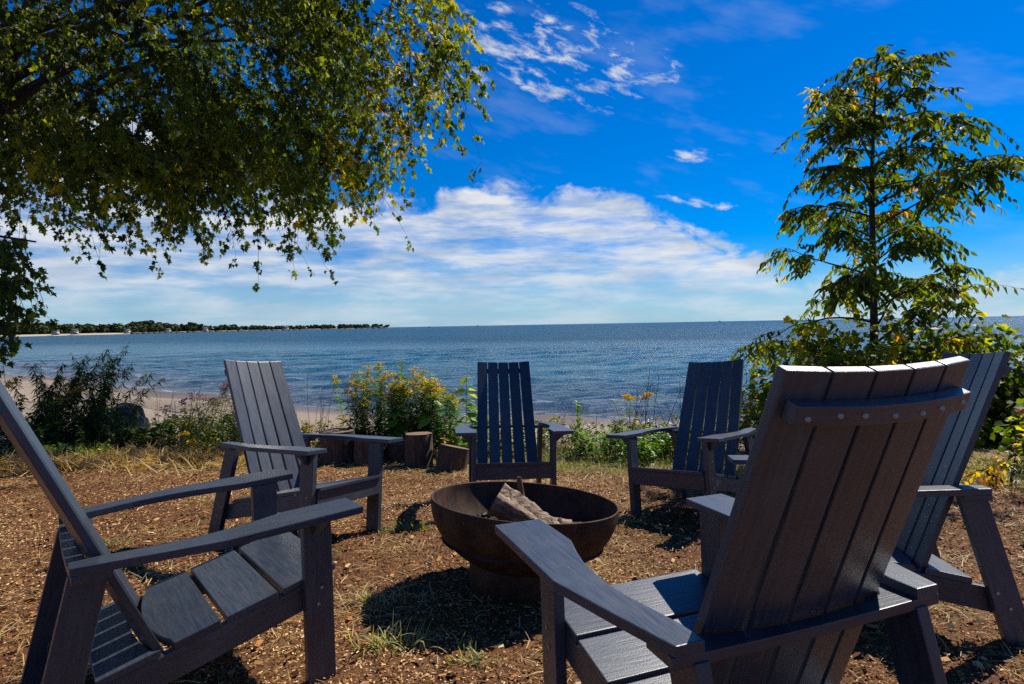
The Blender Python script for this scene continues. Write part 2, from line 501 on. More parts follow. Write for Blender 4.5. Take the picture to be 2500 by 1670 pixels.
MAT['far_sand'] = plain('far_sand', (.45, .37, .28), .9)
MAT['far_land'] = plain('far_land', (.05, .06, .025), .95)
MAT['boat'] = plain('boat_hull', (.5, .5, .5), .4)

# water
m, t = material('lake_water')
pos = t.node('ShaderNodeNewGeometry').outputs['Position']
sa = t.node('ShaderNodeAttribute', attribute_name='offshore').outputs['Fac']
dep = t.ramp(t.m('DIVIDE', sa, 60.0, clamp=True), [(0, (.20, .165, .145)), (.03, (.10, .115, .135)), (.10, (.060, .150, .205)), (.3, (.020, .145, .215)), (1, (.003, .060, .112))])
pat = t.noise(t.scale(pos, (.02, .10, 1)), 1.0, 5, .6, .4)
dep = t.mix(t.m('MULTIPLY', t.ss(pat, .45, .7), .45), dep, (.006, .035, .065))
wave_paint = t.noise(t.scale(pos, (.13, .75, 1)), 1.0, 7, .7, .3)  # light and dark wave faces painted into the water colour
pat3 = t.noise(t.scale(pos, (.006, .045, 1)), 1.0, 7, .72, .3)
ripple_paint = t.noise(t.scale(pos, (.5, 2.4, 1)), 1.0, 5, .7, .2)  # finer ripple shading, also painted into the base colour
dep = t.mix(t.m('MULTIPLY', t.ss(wave_paint, .50, .60), .55), dep, (.006, .048, .085))
dep = t.mix(t.m('MULTIPLY', t.ss(wave_paint, .48, .38), .5), dep, (.035, .135, .20))
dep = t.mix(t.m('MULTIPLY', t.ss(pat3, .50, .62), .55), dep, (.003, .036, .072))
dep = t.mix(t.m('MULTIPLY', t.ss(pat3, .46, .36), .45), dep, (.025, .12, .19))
dep = t.mix(t.m('MULTIPLY', t.ss(ripple_paint, .50, .60), .5), dep, (.012, .055, .085))
w1 = t.noise(t.scale(pos, (.55, 1.7, 1)), 1.5, 6, .65, .4)
w2 = t.noise(t.scale(pos, (.22, .80, 1)), 1.1, 5, .65, .5)
w3 = t.noise(t.scale(pos, (1.0, 2.2, 1)), 7.0, 4, .6, .2)
wv = t.m('ADD', t.m('ADD', t.m('MULTIPLY', w1, .25), t.m('MULTIPLY', w2, .50)), t.m('MULTIPLY', w3, .035))
fn_ = t.noise(t.scale(pos, (.9, 1.6, 1)), 2.2, 5, .65, .6)
band = t.m('MAXIMUM', t.m('MULTIPLY', t.ss(sa, -.25, .02), t.ss(sa, .5, .1)), t.m('MULTIPLY', t.m('MULTIPLY', t.ss(sa, 2.35, 2.55), t.ss(sa, 2.95, 2.6)), .55))
dep = t.mix(t.m('MULTIPLY', band, t.m('MULTIPLY', t.ss(fn_, .44, .62), .7)), dep, (.62, .64, .66))
far_r = t.m('DIVIDE', sa, 60.0, clamp=True)
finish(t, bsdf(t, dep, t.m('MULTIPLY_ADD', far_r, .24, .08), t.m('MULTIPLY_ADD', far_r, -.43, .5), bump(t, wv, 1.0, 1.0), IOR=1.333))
MAT['water'] = m

# ------------------------------------------------------------------ ground sheet
def stretched(lo, hi, c, n, a):
    u = np.linspace(-1, 1, n)
    s = np.sinh(a * u) / np.sinh(a)
    return np.where(s < 0, c + s * (c - lo), c + s * (hi - c))
def grid_faces(nx, ny):
    i = (np.arange(ny - 1)[:, None] * nx + np.arange(nx - 1)[None]).ravel()
    return np.concatenate([np.stack([i, i + 1, i + nx + 1], 1), np.stack([i, i + nx + 1, i + nx], 1)])

gx, gy = stretched(-90, 90, 0, 330, 5.4), stretched(-70, 75, 3.2, 360, 5.2)
GX, GY = np.meshgrid(gx, gy)
GZ = gz(GX, GY)
rng = np.random.default_rng(3)
near = sst(-np.hypot(GX, GY - 3), -8, -5)
GZ = GZ + near * .006 * rng.normal(size=GZ.shape)
me = tri_mesh('ground', np.stack([GX, GY, GZ], -1).reshape(-1, 3), grid_faces(len(gx), len(gy)), MAT['ground'], None, True)
S = shore_s(GX, GY)
sand_a = sst(GY + .3 * np.sin(GX * 2.3) + .2 * np.sin(GX * 5.1), edge_y(GX) + .35, edge_y(GX) + 1.0)
def mulch_far(x):
    return 5.25 - .13 * np.clip(x, -1.5, 6) * 2.2 + .12 * np.sin(x * 2.7) + .10 * np.clip(-x - 1.5, 0, 4)
zone_a = sst(GY, mulch_far(GX) - .25, mulch_far(GX) + .3)
for nm, arr in (('sand', sand_a), ('zone', zone_a), ('wet', 1 - sst(S, .3, 2.2))):
    a = me.attributes.new(nm, 'FLOAT', 'POINT')
    a.data.foreach_set('value', arr.astype(np.float32).ravel())
put(link('ground', me), kind='structure')

# ------------------------------------------------------------------ lake
ny, nx = 420, 230
yy = 4.0 + np.concatenate([np.linspace(0, 1, ny) ** 2.0 * 66])
xx = stretched(-60, 40, 0, nx, 1.6)
XX, YY = np.meshgrid(xx, yy)
off = -shore_s(XX, YY)
rng = np.random.default_rng(11)
zz = np.zeros_like(XX)
amp = sst(off, -.5, 3) * (1 - sst(YY, 45, 68)) * (1 - sst(np.abs(XX + 10), 38, 49))
for k in range(16):
    lam = .55 * 1.22 ** k * .75
    th = R(-62 + rng.normal() * 16)
    kx, ky = math.cos(th) * 2 * math.pi / lam, math.sin(th) * 2 * math.pi / lam
    ph = rng.uniform(0, 6.28) + 1.3 * np.sin(XX * .21 + k) + .8 * np.sin(YY * .17 + 2 * k)
    vis = sst(np.full_like(XX, lam), np.gradient(yy)[:, None] * 2.2, np.gradient(yy)[:, None] * 4.5)
    q = np.sin(kx * XX + ky * YY + ph)
    zz += .0115 * lam ** .45 * (q + .25 * np.cos(2 * (kx * XX + ky * YY + ph))) * vis
zz *= amp
# two small rollers arriving along the shore
for s0, hgt, wd in ((1.0, .06, .16), (2.6, .085, .16), (4.6, .07, .22), (7.5, .06, .3)):
    ms = sst(np.sin(XX * .33 + s0 * 2.1) + .6 * np.sin(XX * .83 + s0), -.1, .9)
    zz += hgt * np.exp(-((off - s0 - .35 * np.sin(XX * .4 + s0)) / wd) ** 2) * ms
V1 = np.stack([XX, YY, WATER_Z + zz], -1).reshape(-1, 3)
F1 = grid_faces(nx, ny)
acc = Acc()
acc.add(V1, F1, np.clip(off, -5, 60).ravel())
def far_rect(x0, x1, y0, y1, n, m_, a=4.0):
    ux = np.linspace(x0, x1, n)
    uy = y0 + (y1 - y0) * (np.expm1(np.linspace(0, 1, m_) * a) / np.expm1(a))
    A, B = np.meshgrid(ux, uy)
    acc.add(np.stack([A, B, np.full_like(A, WATER_Z)], -1).reshape(-1, 3), grid_faces(n, m_), np.clip(-shore_s(A, B), -5, 60).ravel())
far_rect(-14000, -60, 20, 16000, 30, 60, 7)
far_rect(-60, 40, 70, 16000, 12, 60, 7)
far_rect(40, 14000, -60, 16000, 30, 60, 7)
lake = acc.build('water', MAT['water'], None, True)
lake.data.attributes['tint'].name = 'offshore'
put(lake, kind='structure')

# ================================================================== CHAIRS
TH = math.atan(.4305)
BN = np.array([0, math.cos(TH), math.sin(TH)])        # normal of the back, to the front
BL = np.array([0, -math.sin(TH), math.cos(TH)])       # up along the back
BB = np.array([0, -.452, .211])                       # foot of the back, front face, outer edge
SAG = .021
def sag(x):
    return -SAG * (1 - (x / .2) ** 2)
SEAT0, SEATK = .332, .21

def prism(outline, lo, hi, fn=None, bev=.0026, axis=2, grain=(1, 0), flip=False):
    """outline (2-D) extruded between lo and hi along an axis, edges rounded; fn maps each vertex afterwards"""
    bm = bmesh.new()
    n = len(outline)
    def vec(p, h):
        return {2: (p[0], p[1], h), 0: (h, p[0], p[1]), 1: (p[0], h, p[1])}[axis]
    a = [bm.verts.new(vec(p, lo)) for p in outline]
    b = [bm.verts.new(vec(p, hi)) for p in outline]
    bm.faces.new(a[::-1])
    bm.faces.new(b)
    for i in range(n):
        bm.faces.new((a[i], a[(i + 1) % n], b[(i + 1) % n], b[i]))
    bmesh.ops.recalc_face_normals(bm, faces=bm.faces)
    if bev:
        sharp = [e for e in bm.edges if e.calc_face_angle(0) > R(25)]
        bmesh.ops.bevel(bm, geom=sharp, offset=bev, segments=2, affect='EDGES', profile=.6, clamp_overlap=True)
    ga = bm.verts.layers.float_vector.new('grain')
    g = np.array((1, 0) if grain == 'h' else grain, float)
    for v in bm.verts:
        p = v.co
        q = {2: (p.x, p.y), 0: (p.y, p.z), 1: (p.x, p.z)}[axis]
        al = q[0] * g[0] + q[1] * g[1]
        ac = -q[0] * g[1] + q[1] * g[0]
        hh = {2: p.z, 0: p.x, 1: p.y}[axis]
        v[ga] = (hh * 9, q[0] * 130, q[1] * 130) if grain == 'h' else (al * 9, ac * 130, hh * 130)
    if fn:
        for v in bm.verts:
            v.co = fn(v.co)
    bmesh.ops.recalc_face_normals(bm, faces=bm.faces)
    me = bpy.data.meshes.new('board')
    bm.to_mesh(me)
    bm.free()
    me.materials.append(MAT['chair'])
    return me

def screw_mesh(r=.0056):
    bm = bmesh.new()
    bmesh.ops.create_cone(bm, cap_ends=True, segments=12, radius1=r, radius2=r * .8, depth=.003)
    me = bpy.data.meshes.new('screw')
    bm.to_mesh(me)
    bm.free()
    me.materials.append(MAT['screw'])
    return me
SCREW = screw_mesh()

def seat_fn(v):
    return Vector((v.x, v.y, SEAT0 + SEATK * v.y + v.z))
CH_PARTS = []      # (name, mesh, parent index, location, rotation)
def part(name, me, parent=None, loc=(0, 0, 0), rot=(0, 0, 0)):
    me.name = name
    CH_PARTS.append((name, me, parent, loc, rot))
    return len(CH_PARTS) - 1

half = [(.372, .062), (.3745, -.13), (.378, -.335), (.341, -.50), (.304, -.652), (.247, -.652), (.2495, -.59), (.262, -.525), (.276, -.455), (.2815, -.39),
        (.280, -.33), (.273, -.265), (.259, -.205), (.244, -.155), (.237, -.130), (.2385, -.03), (.240, .062)]
for s in (1, -1):
    out = [(x * s, y) for x, y in half]
    part('arm', prism(out, 0, .0215, lambda v: Vector((v.x, v.y, .5135 + (v.y - .062) * .0238 + v.z)), .0026, 2, (0, 1)))
for s in (1, -1):
    x0, x1 = sorted((s * .2405, s * .2705))
    lg = part('leg', prism([(x0, -.086), (x1, -.086), (x1, 0), (x0, 0)], -.03, .5105, lambda v: Vector((v.x, v.y, v.z if v.z < .3 else v.z + (v.y - .0) * .0238)), .0026, 2, 'h'))
    for (sy, sz) in ((-.036, .285), (-.048, .238)):
        part('screw', SCREW, lg, (s * .2712, sy, sz), (0, R(90), 0))
    # corbel under the arm
    part('corbel', prism([(s * .271, .446), (s * .331, .5015), (s * .331, .508), (s * .271, .508)], -.058, -.030, None, .0018, 1))
    x0, x1 = sorted((s * .2405, s * .2705))
    lg = part('leg', prism([(-.570, .4835), (-.655, .4835), (-.777, -.03), (-.690, -.03)], x0, x1, None, .0026, 0, (.23, .97)))
    for (sy, sz) in ((-.665, .165), (-.70, .115)):
        part('screw', SCREW, lg, (s * .2712, sy, sz), (0, R(90), 0))
    x0, x1 = sorted((s * .2115, s * .2395))
    part('stringer', prism([(-.012, .232), (-.012, .308), (-.68, .168), (-.695, .145), (-.695, .082)], x0, x1, None, .0026, 0, (.97, .22)))
part('seat_slat', prism([(-.239, -.142), (.239, -.142), (.239, .022), (-.239, .022)], -.0205, 0, seat_fn, .004))
part('seat_slat', prism([(-.2415, -.299), (.2415, -.299), (.2415, -.158), (-.2415, -.158)], -.0205, 0, seat_fn, .0026))
cur = [(.2415 - i * .483 / 14, 0) for i in range(15)]
cur = [(x, -.431 - .040 * max(0, 1 - (x / .215) ** 2) ** .8) for x, _ in cur]
part('seat_slat', prism([(-.2415, -.315), (.2415, -.315)] + cur, -.0205, 0, seat_fn, .0022))
part('apron', prism([(-.2395, .226), (.2395, .226), (.2395, .3125), (-.2395, .3125)], -.0115, .008, None, .0026, 1))
# board behind the back on the stringers
cur = [(-.225 + i * .45 / 12, -.483 - .024 * (1 - ((-.225 + i * .45 / 12) / .225) ** 2)) for i in range(13)]
part('lower_back_board', prism([(-.2415, -.463), (-.2415, -.607), (.2415, -.607), (.2415, -.463)] + cur[::-1], -.0205, 0, seat_fn, .0022))
# C-shaped board that carries the arms
cur = [(-.205 + i * .41 / 12, -.604 - .022 * (1 - ((-.205 + i * .41 / 12) / .205) ** 2)) for i in range(13)]
part('arm_crosspiece', prism([(-.250, -.566), (-.306, -.566), (-.309, -.650), (-.15, -.655), (0, -.6565), (.15, -.655), (.309, -.650), (.306, -.566), (.250, -.566), (.232, -.578)] + cur[::-1] + [(-.232, -.578)],
                              .4835, .5035, lambda v: Vector((v.x, v.y, v.z - .0055)), .0022))
LEN = (.97 - .211) / math.cos(TH)
def slat_fn(i):
    def fn(v):
        f = v.z / LEN
        xc = i * (.0905 + (.0805 - .0905) * f)
        x = xc + v.x
        roll = 2 * SAG * xc / .04
        p = BB + BL * v.z + BN * (sag(xc) + v.y + v.x * roll)
        return Vector((x, p[1], p[2]))
    return fn
for i in range(-2, 3):
    hw = .0378
    part('back_slat', prism([(-hw, -.0205), (hw, -.0205), (hw, 0), (-hw, 0)], 0, LEN, slat_fn(i), .0030, 2, 'h'))
def arc_fn(v):
    p = BB + BL * v.z + BN * (sag(v.x) - .0215 + v.y)
    return Vector((v.x, p[1], p[2]))
xs = np.linspace(-.187, .187, 15)
bt = part('back_batten', prism([(x, -.024) for x in xs] + [(x, 0) for x in xs[::-1]], LEN - .079, LEN - .046, arc_fn, .0022, 2))
for x in (-.165, -.112, -.066, -.005, .058, .105, .165):
    p = arc_fn(Vector((x, -.0243, LEN - .062 + .004 * math.sin(x * 90))))
    part('screw', SCREW, bt, tuple(p), (R(90) - TH, 0, 0))
# fine grain runs along x for boards whose length is x: keep as built
CH_LABEL = {
    'A': 'charcoal slatted Adirondack chair seen side-on, its wide seat boards and both arms showing',
    'B': 'charcoal slatted Adirondack chair in front of the log stumps, its back lit grey-blue',
    'C': 'charcoal slatted Adirondack chair directly behind the fire bowl, with water showing between its slats',
    'D': 'charcoal slatted Adirondack chair with a dark shaded back beside the dry reddish stalks',
    'E': 'charcoal slatted Adirondack chair turned away, showing its dark back and a screwed batten',
    'F': 'charcoal slatted Adirondack chair by the vine shrubs, half hidden by the chair turned away'}
for key, (cx, cy, yaw, dz, tx, ty) in CHAIRS.items():
    a = R(yaw)
    n = Vector((-KX - tx, -KY - ty, 1)).normalized()
    f = Vector((math.cos(a), math.sin(a), 0))
    f = (f - n * f.dot(n)).normalized()
    r = f.cross(n)
    root = empty('adirondack_chair', label=CH_LABEL[key], cat='chair', group='chairs around the fire bowl')
    mw = Matrix((r, f, n)).transposed().to_4x4()
    mw.translation = (cx, cy, KX * cx + KY * cy + dz)
    root.matrix_world = mw
    made = []
    for (nm, me, par, loc, rot) in CH_PARTS:
        o = link(nm, me, root if par is None else made[par])
        o.location = loc
        o.rotation_euler = rot
        made.append(o)

# ================================================================== FIRE BOWL
def lathe(prof, n=64, mat=None, name='lathe'):
    prof = np.array(prof, float)
    th = np.arange(n) / n * 2 * np.pi
    V = np.stack([prof[:, None, 0] * np.cos(th), prof[:, None, 0] * np.sin(th), np.repeat(prof[:, 1:2], n, 1)], -1).reshape(-1, 3)
    F = []
    for i in range(len(prof) - 1):
        for j in range(n):
            p, q = i * n + j, i * n + (j + 1) % n
            F += [(p, q, q + n), (p, q + n, p + n)]
    return tri_mesh(name, V, np.array(F), mat, None, True)
BX, BY, BZ = .043, 2.612, .204
BR, BD = .407, .304
gb = float(gz(BX, BY))
fire = empty('fire_bowl', (BX, BY, gb), label='rusty steel fire bowl on a round pedestal in the ring of chairs', cat='fire bowl')
tilt = empty('tmp')
bowl_n = Vector((.083, .073, 1)).normalized()
q = Vector((0, 0, 1)).rotation_difference(bowl_n)
prof = []
for k in range(25):
    ph = k / 24 * math.pi / 2
    prof.append((max(.001, BR * math.sin(ph)), -BD * math.cos(ph)))
prof += [(BR + .001, .004), (BR - .003, .0065), (BR - .0075, .004)]
for k in range(24, -1, -1):
    ph = k / 24 * math.pi / 2
    prof.append((max(.001, (BR - .008) * math.sin(ph)), -(BD - .008) * math.cos(ph)))
bowl = link('bowl', lathe(prof, 96, MAT['rust'], 'bowl'), fire)
bowl.location = (0, 0, BZ - gb)
bowl.rotation_mode = 'QUATERNION'
bowl.rotation_quaternion = q
bpy.data.objects.remove(tilt)
ped = link('pedestal', lathe([(.238, -.05), (.246, -.048), (.246, .135), (.240, .145), (.20, .147)], 72, MAT['rust'], 'pedestal'), fire)

# ash bed (a low heap in the bowl) and burnt bits
rng = np.random.default_rng(5)
acc = Acc()
nr, nt = 14, 40
rr_ = np.linspace(0, .352, nr)
tt_ = np.arange(nt) / nt * 2 * np.pi
RRm, TTm = np.meshgrid(rr_, tt_, indexing='ij')
hx, hy = RRm * np.cos(TTm), RRm * np.sin(TTm)
hz_ = -.150 + .020 * np.sin(hx * 17 + 1) * np.cos(hy * 15) + .02 * np.sin(hx * 43) * np.sin(hy * 37) + rng.normal(size=hx.shape) * .004
hz_[-1] = -.170
F = []
for i in range(nr - 1):
    for j in range(nt):
        p, q2 = i * nt + j, i * nt + (j + 1) % nt
        F += [(p, p + nt, q2 + nt), (p, q2 + nt, q2)]
acc.add(np.stack([hx, hy, hz_], -1).reshape(-1, 3), F, np.clip(rng.normal(.35, .15, hx.size), 0, 1))
N = 2600
a_, r_ = rng.uniform(0, 6.28, N), .335 * np.sqrt(rng.uniform(0, 1, N))
px, py = r_ * np.cos(a_), r_ * np.sin(a_)
pz = -.150 + .020 * np.sin(px * 17 + 1) * np.cos(py * 15) + .006
nrm = unit(np.column_stack([rng.normal(0, .6, N), rng.normal(0, .6, N), np.ones(N)]))
scatter(acc, *BIT, np.column_stack([px, py, pz]), frames(rng.normal(size=(N, 3)), rng, nrm), rng.uniform(.005, .02, N), np.clip(rng.normal(.45, .28, N), 0, 1))
ash = acc.build('ash_bed', MAT['ash'])
ash.location = (BX, BY, BZ)
ash.rotation_mode = 'QUATERNION'
ash.rotation_quaternion = q
put(ash, 'heap of grey ash and charred bits inside the rusty fire bowl', 'ash', kind='stuff')

def rough_log(P, r, n=18, seed=0, flat=.0, amp=.08, mat='firewood', cut='cut', name='log', sub=10):
    """bark-covered log with two cut faces"""
    rng = np.random.default_rng(seed)
    P = np.asarray(P, float)
    tt = np.linspace(0, 1, sub)
    idx = tt * (len(P) - 1)
    i0 = np.clip(idx.astype(int), 0, len(P) - 2)
    Q = P[i0] + (P[i0 + 1] - P[i0]) * (idx - i0)[:, None]
    d = unit(P[-1] - P[0])
    a = unit(np.cross(d, (0.1, .2, 1.) if abs(d[2]) < .8 else (1., .1, 0)))
    b = np.cross(d, a)
    th = np.arange(n) / n * 2 * np.pi
    prof = 1 + amp * np.sin(2 * th + rng.uniform(0, 6)) + amp * .7 * np.sin(5 * th + rng.uniform(0, 6)) + rng.normal(size=n) * amp * .35
    if flat:
        prof = np.minimum(prof, flat / np.maximum(np.cos(th - 1.2), .05))
    rad = np.broadcast_to(r, (sub,)) if np.ndim(r) else np.full(sub, r)
    jit = 1 + rng.normal(size=(sub, n)) * amp * .22
    V = Q[:, None] + (rad[:, None] * prof[None] * jit)[..., None] * (np.cos(th)[:, None] * a + np.sin(th)[:, None] * b)
    F = []
    for i in range(sub - 1):
        for j in range(n):
            p, q_ = i * n + j, i * n + (j + 1) % n
            F += [(p, q_, q_ + n), (p, q_ + n, p + n)]
    body = (V.reshape(-1, 3), np.array(F))
    caps = []
    for i in (0, sub - 1):
        ctr = Q[i] + d * (-.004 if i == 0 else .004)
        ring = V[i] * .96 + Q[i] * .04 + d * (-.002 if i == 0 else .002)
        full = np.vstack([ring, ctr[None]])
        caps.append((full, np.array([(j, (j + 1) % n, n) if i else ((j + 1) % n, j, n) for j in range(n)])))
    return body, caps

def log_thing(name, P, r, label, cat, group=None, seed=0, mat='stump', cut='cut', **kw):
    base = np.asarray(P[0], float)
    root = empty(name, tuple(base), label=label, cat=cat, group=group)
    body, caps = rough_log(np.asarray(P) - base, r, seed=seed, **kw)
    o = link('bark', tri_mesh('bark', body[0], body[1], MAT[mat], None, True), root)
    for v, f in caps:
        link('cut_face', tri_mesh('cut_face', v, f, MAT[cut], None, False), root)
    return root

def inb(x, y, z):
    v = q @ Vector((x, y, z))
    return (BX + v.x, BY + v.y, BZ + v.z)
log_thing('firewood_log', [inb(-.125, -.02, .005), inb(.0, -.035, -.055), inb(.135, -.05, -.125)], np.linspace(.080, .058, 20), 'thick weathered log leaning across the ashes in the fire bowl', 'log', seed=2, mat='firewood', cut='cut', amp=.24, n=40, sub=20, flat=.92)
log_thing('firewood_log', [inb(-.02, .10, -.10), inb(.08, .11, -.12), inb(.22, .10, -.13)], .036, 'thinner split log lying behind the thick log in the bowl', 'log', seed=12, mat='firewood', cut='cut', flat=.7, amp=.14, n=20, sub=12)
log_thing('stick', [inb(.02, .03, -.15), inb(-.005, .06, -.02), inb(-.03, .075, .085)], np.linspace(.0135, .0115, 8), 'pale cut stick standing upright behind the split log', 'stick', seed=4, mat='stump', amp=.12, n=10, sub=8)
log_thing('stick', [inb(.08, .10, -.16), inb(.14, -.02, -.10), inb(.155, -.05, -.06)], .0095, 'short stick end poking up beside the foot of the split log', 'stick', seed=5, mat='stump', amp=.12, n=10, sub=6)
log_thing('charred_wood', [inb(-.235, -.12, -.13), inb(-.14, -.15, -.115)], .022, 'small charred wood chunk in the ash below the split log', 'charcoal', seed=6, mat='rock', cut='rock', amp=.25, n=10, sub=7)
log_thing('charred_wood', [inb(.16, .12, -.15), inb(.26, .06, -.115)], .024, 'dark charred wood chunk by the far wall of the bowl', 'charcoal', seed=7, mat='rock', cut='rock', amp=.25, n=10, sub=7)

# ================================================================== STUMPS
def on_ground(x, y, dz=-.03):
    return np.array([x, y, float(gz(x, y)) + dz])
def stump(x, y, r, h, label, seed, lean=(0, 0), taper=1.0):
    b = on_ground(x, y)
    t_ = b + np.array([lean[0], lean[1], h + .03])
    log_thing('log_stump', [b, (b + t_) / 2, t_], np.linspace(r * taper, r, 9), label, 'stump', 'log stumps along the weeds', seed=seed, mat='stump', n=26, sub=9, amp=.045)
stump(-1.74, 5.92, .16, .31, 'tallest log stump, partly behind the arm of the grey-blue lit chair', 21, (0, 0))
stump(-1.42, 5.80, .14, .255, 'log stump squeezed between the tallest stump and a chair leg', 22, (.01, .02))
stump(-1.13, 5.98, .13, .17, 'low flat log stump behind the front leg of the chair', 23)
stump(-.90, 5.66, .135, .30, 'upright log stump with an even top, standing in front of the goldenrod', 24, (0, .02), 1.03)
stump(-.58, 5.42, .145, .20, 'tilted log stump beside the arm of the chair behind the bowl', 25, (.05, .04))

# ================================================================== BOULDER
bm = bmesh.new()
bmesh.ops.create_icosphere(bm, subdivisions=4, radius=1)
from mathutils import noise as mn
for v in bm.verts:
    p = v.co.copy()
    k = 1 + .28 * mn.noise(p * 1.3 + Vector((4, 1, 2))) + .12 * mn.noise(p * 3.1) + .05 * mn.noise(p * 8)
    v.co = Vector((p.x * .42 * k, p.y * .32 * k, p.z * .34 * k))
me = bpy.data.meshes.new('boulder')
bm.to_mesh(me)
bm.free()
me.materials.append(MAT['rock'])
me.polygons.foreach_set('use_smooth', np.ones(len(me.polygons), bool))
o = link('boulder', me)
o.location = (-5.35, 8.1, float(gz(-5.35, 8.1)) + .16)
put(o, 'dark pale-streaked boulder lying where the tall weeds meet the beach', 'boulder')

# ================================================================== PLANTS
def bend(p0, direction, length, droop, n=6, rng=None, wob=.0):
    """a stem that starts along direction and sags by droop (m) at its end"""
    d = unit(direction)
    t_ = np.linspace(0, 1, n)[:, None]
    P = np.asarray(p0, float) + d * length * t_ + np.array([0, 0, -1.]) * droop * t_ ** 2
    if rng is not None and wob:
        P = P + np.cumsum(rng.normal(size=P.shape) * wob * length, 0) * t_
    return P
def along(P, u):
    P = np.asarray(P)
    x = np.asarray(u) * (len(P) - 1)
    i = np.clip(x.astype(int), 0, len(P) - 2)
    return P[i] + (P[i + 1] - P[i]) * (x - i)[:, None], unit(P[i + 1] - P[i])

def weed(name, x, y, h, label, cat, group, seed, stems=3, spread=.10, lean=(.0, .0), leaf=NARROW, lsize=.085, lmat='green', tint=(.25, .15), per=60, flower=None, fsize=.16, fn=260, nod=.12, bare=.1, up_=.35, stem_r=.0035, stem_mat='stalk', ftint=.6):
    rng = np.random.default_rng(seed)
    b = on_ground(x, y, -.02)
    root = empty(name, tuple(b), label=label, cat=cat, group=group)
    st, lf, fl = Acc(), Acc(), Acc()
    for k in range(stems):
        o = np.array([rng.normal() * spread, rng.normal() * spread * .7, 0])
        hh = h * rng.uniform(.78, 1.05)
        d = np.array([lean[0] + rng.normal() * .10, lean[1] + rng.normal() * .10, 1.])
        P = bend(o, d, hh, 0, 7)
        t_ = np.linspace(0, 1, 7)[:, None]
        side = unit(np.array([rng.normal() + lean[0] * 8, rng.normal() * .6, 0]))
        P = P + side * nod * hh * t_ ** 3 - np.array([0, 0, 1.]) * nod * .5 * hh * t_ ** 4
        tube(st, P, np.linspace(stem_r, stem_r * .4, 7), 5, rng.uniform(.2, .7))
        n = int(per * rng.uniform(.8, 1.2))
        u = rng.uniform(bare, .97, n) ** .85
        pos, dr = along(P, u)
        ang = rng.uniform(0, 6.28, n)
        ax = np.column_stack([np.cos(ang), np.sin(ang), rng.normal(up_ - .45, .35, n)]) + dr * up_
        nr_ = np.column_stack([rng.normal(0, .35, n), rng.normal(0, .35, n), np.ones(n)])
        scatter(lf, *leaf, pos, frames(ax, rng, nr_), lsize * rng.uniform(.55, 1.15, n) * (1.05 - .45 * u), np.clip(rng.normal(tint[0], tint[1], n) + .12 * u, 0, 1))
        if flower and (k == 0 or rng.random() < .6):
            nb = 9
            tip = P[-1]
            for j in range(nb):
                uu = rng.uniform(.88, 1.0)
                p0, _ = along(P, np.array([uu]))
                aa = rng.uniform(0, 6.28)
                Q = bend(p0[0], (math.cos(aa), math.sin(aa), .55), fsize * rng.uniform(.45, .9) * (1.5 - uu * .8), fsize * .28, 5)
                tube(st, Q, .0012, 3, .6, False)
                m_ = fn // nb
                pp, _ = along(Q, rng.uniform(.15, 1, m_))
                pp = pp + rng.normal(size=(m_, 3)) * fsize * .05 + np.array([0, 0, .006])
                scatter(fl, *BIT, pp, frames(rng.normal(size=(m_, 3)), rng), rng.uniform(.007, .014, m_), np.clip(rng.normal(ftint, .25, m_), 0, 1))
    put(st.build('stem', MAT[stem_mat], root), kind='stuff' if stems > 1 else None)
    put(lf.build('foliage', MAT[lmat], root), kind='stuff')
    if flower:
        put(fl.build('flower_head', MAT[flower], root), kind='stuff')
    return root

# tall dark goldenrod at the left of the bank
G1 = 'dark goldenrod with nodding tops on the bank by the boulder'
for k, (x, y, h) in enumerate([(-5.62, 7.15, 1.12), (-5.45, 7.3, 1.22), (-5.32, 7.1, 1.20), (-5.04, 7.2, 1.27), (-4.92, 7.0, 1.30), (-5.8, 7.2, .9), (-4.80, 7.1, 1.18), (-5.4, 6.9, .8), (-5.05, 6.85, .7)]):
    weed('goldenrod', x, y, h * 1.08, G1, 'plant', 'dark goldenrod by the boulder', 100 + k, stems=7, spread=.065, lean=(.10, 0), lsize=.165, tint=(.13, .11), per=120, nod=.20, up_=.0, bare=.05,
         flower='yellow' if k in (5, 7) else None, ftint=.25, fsize=.14, fn=110)
weed('goldenrod', -6.0, 6.9, 1.02, 'yellow-topped goldenrod beside the leaning back of the side-on chair', 'plant', None, 131, stems=3, spread=.06, lsize=.10, tint=(.2, .12), per=50, flower='yellow', fsize=.22, fn=200, ftint=.35, nod=.15)
# low dark brambles between the boulder and the chair
for k, (x, y, h) in enumerate([(-4.1, 7.3, .42), (-3.7, 7.0, .46), (-3.4, 7.25, .48), (-4.5, 6.75, .36), (-3.9, 6.75, .34), (-5.2, 6.6, .42), (-5.7, 6.7, .5), (-3.2, 6.7, .38), (-6.3, 7.0, .55)]):
    weed('bramble', x, y, h * 1.3, 'low dark green bramble on the bank behind the straw', 'plant', 'low brambles behind the straw', 140 + k, stems=16, spread=.22, lsize=.085, leaf=BROAD, tint=(.14, .14), per=34, nod=.3, stem_r=.002, up_=.2)
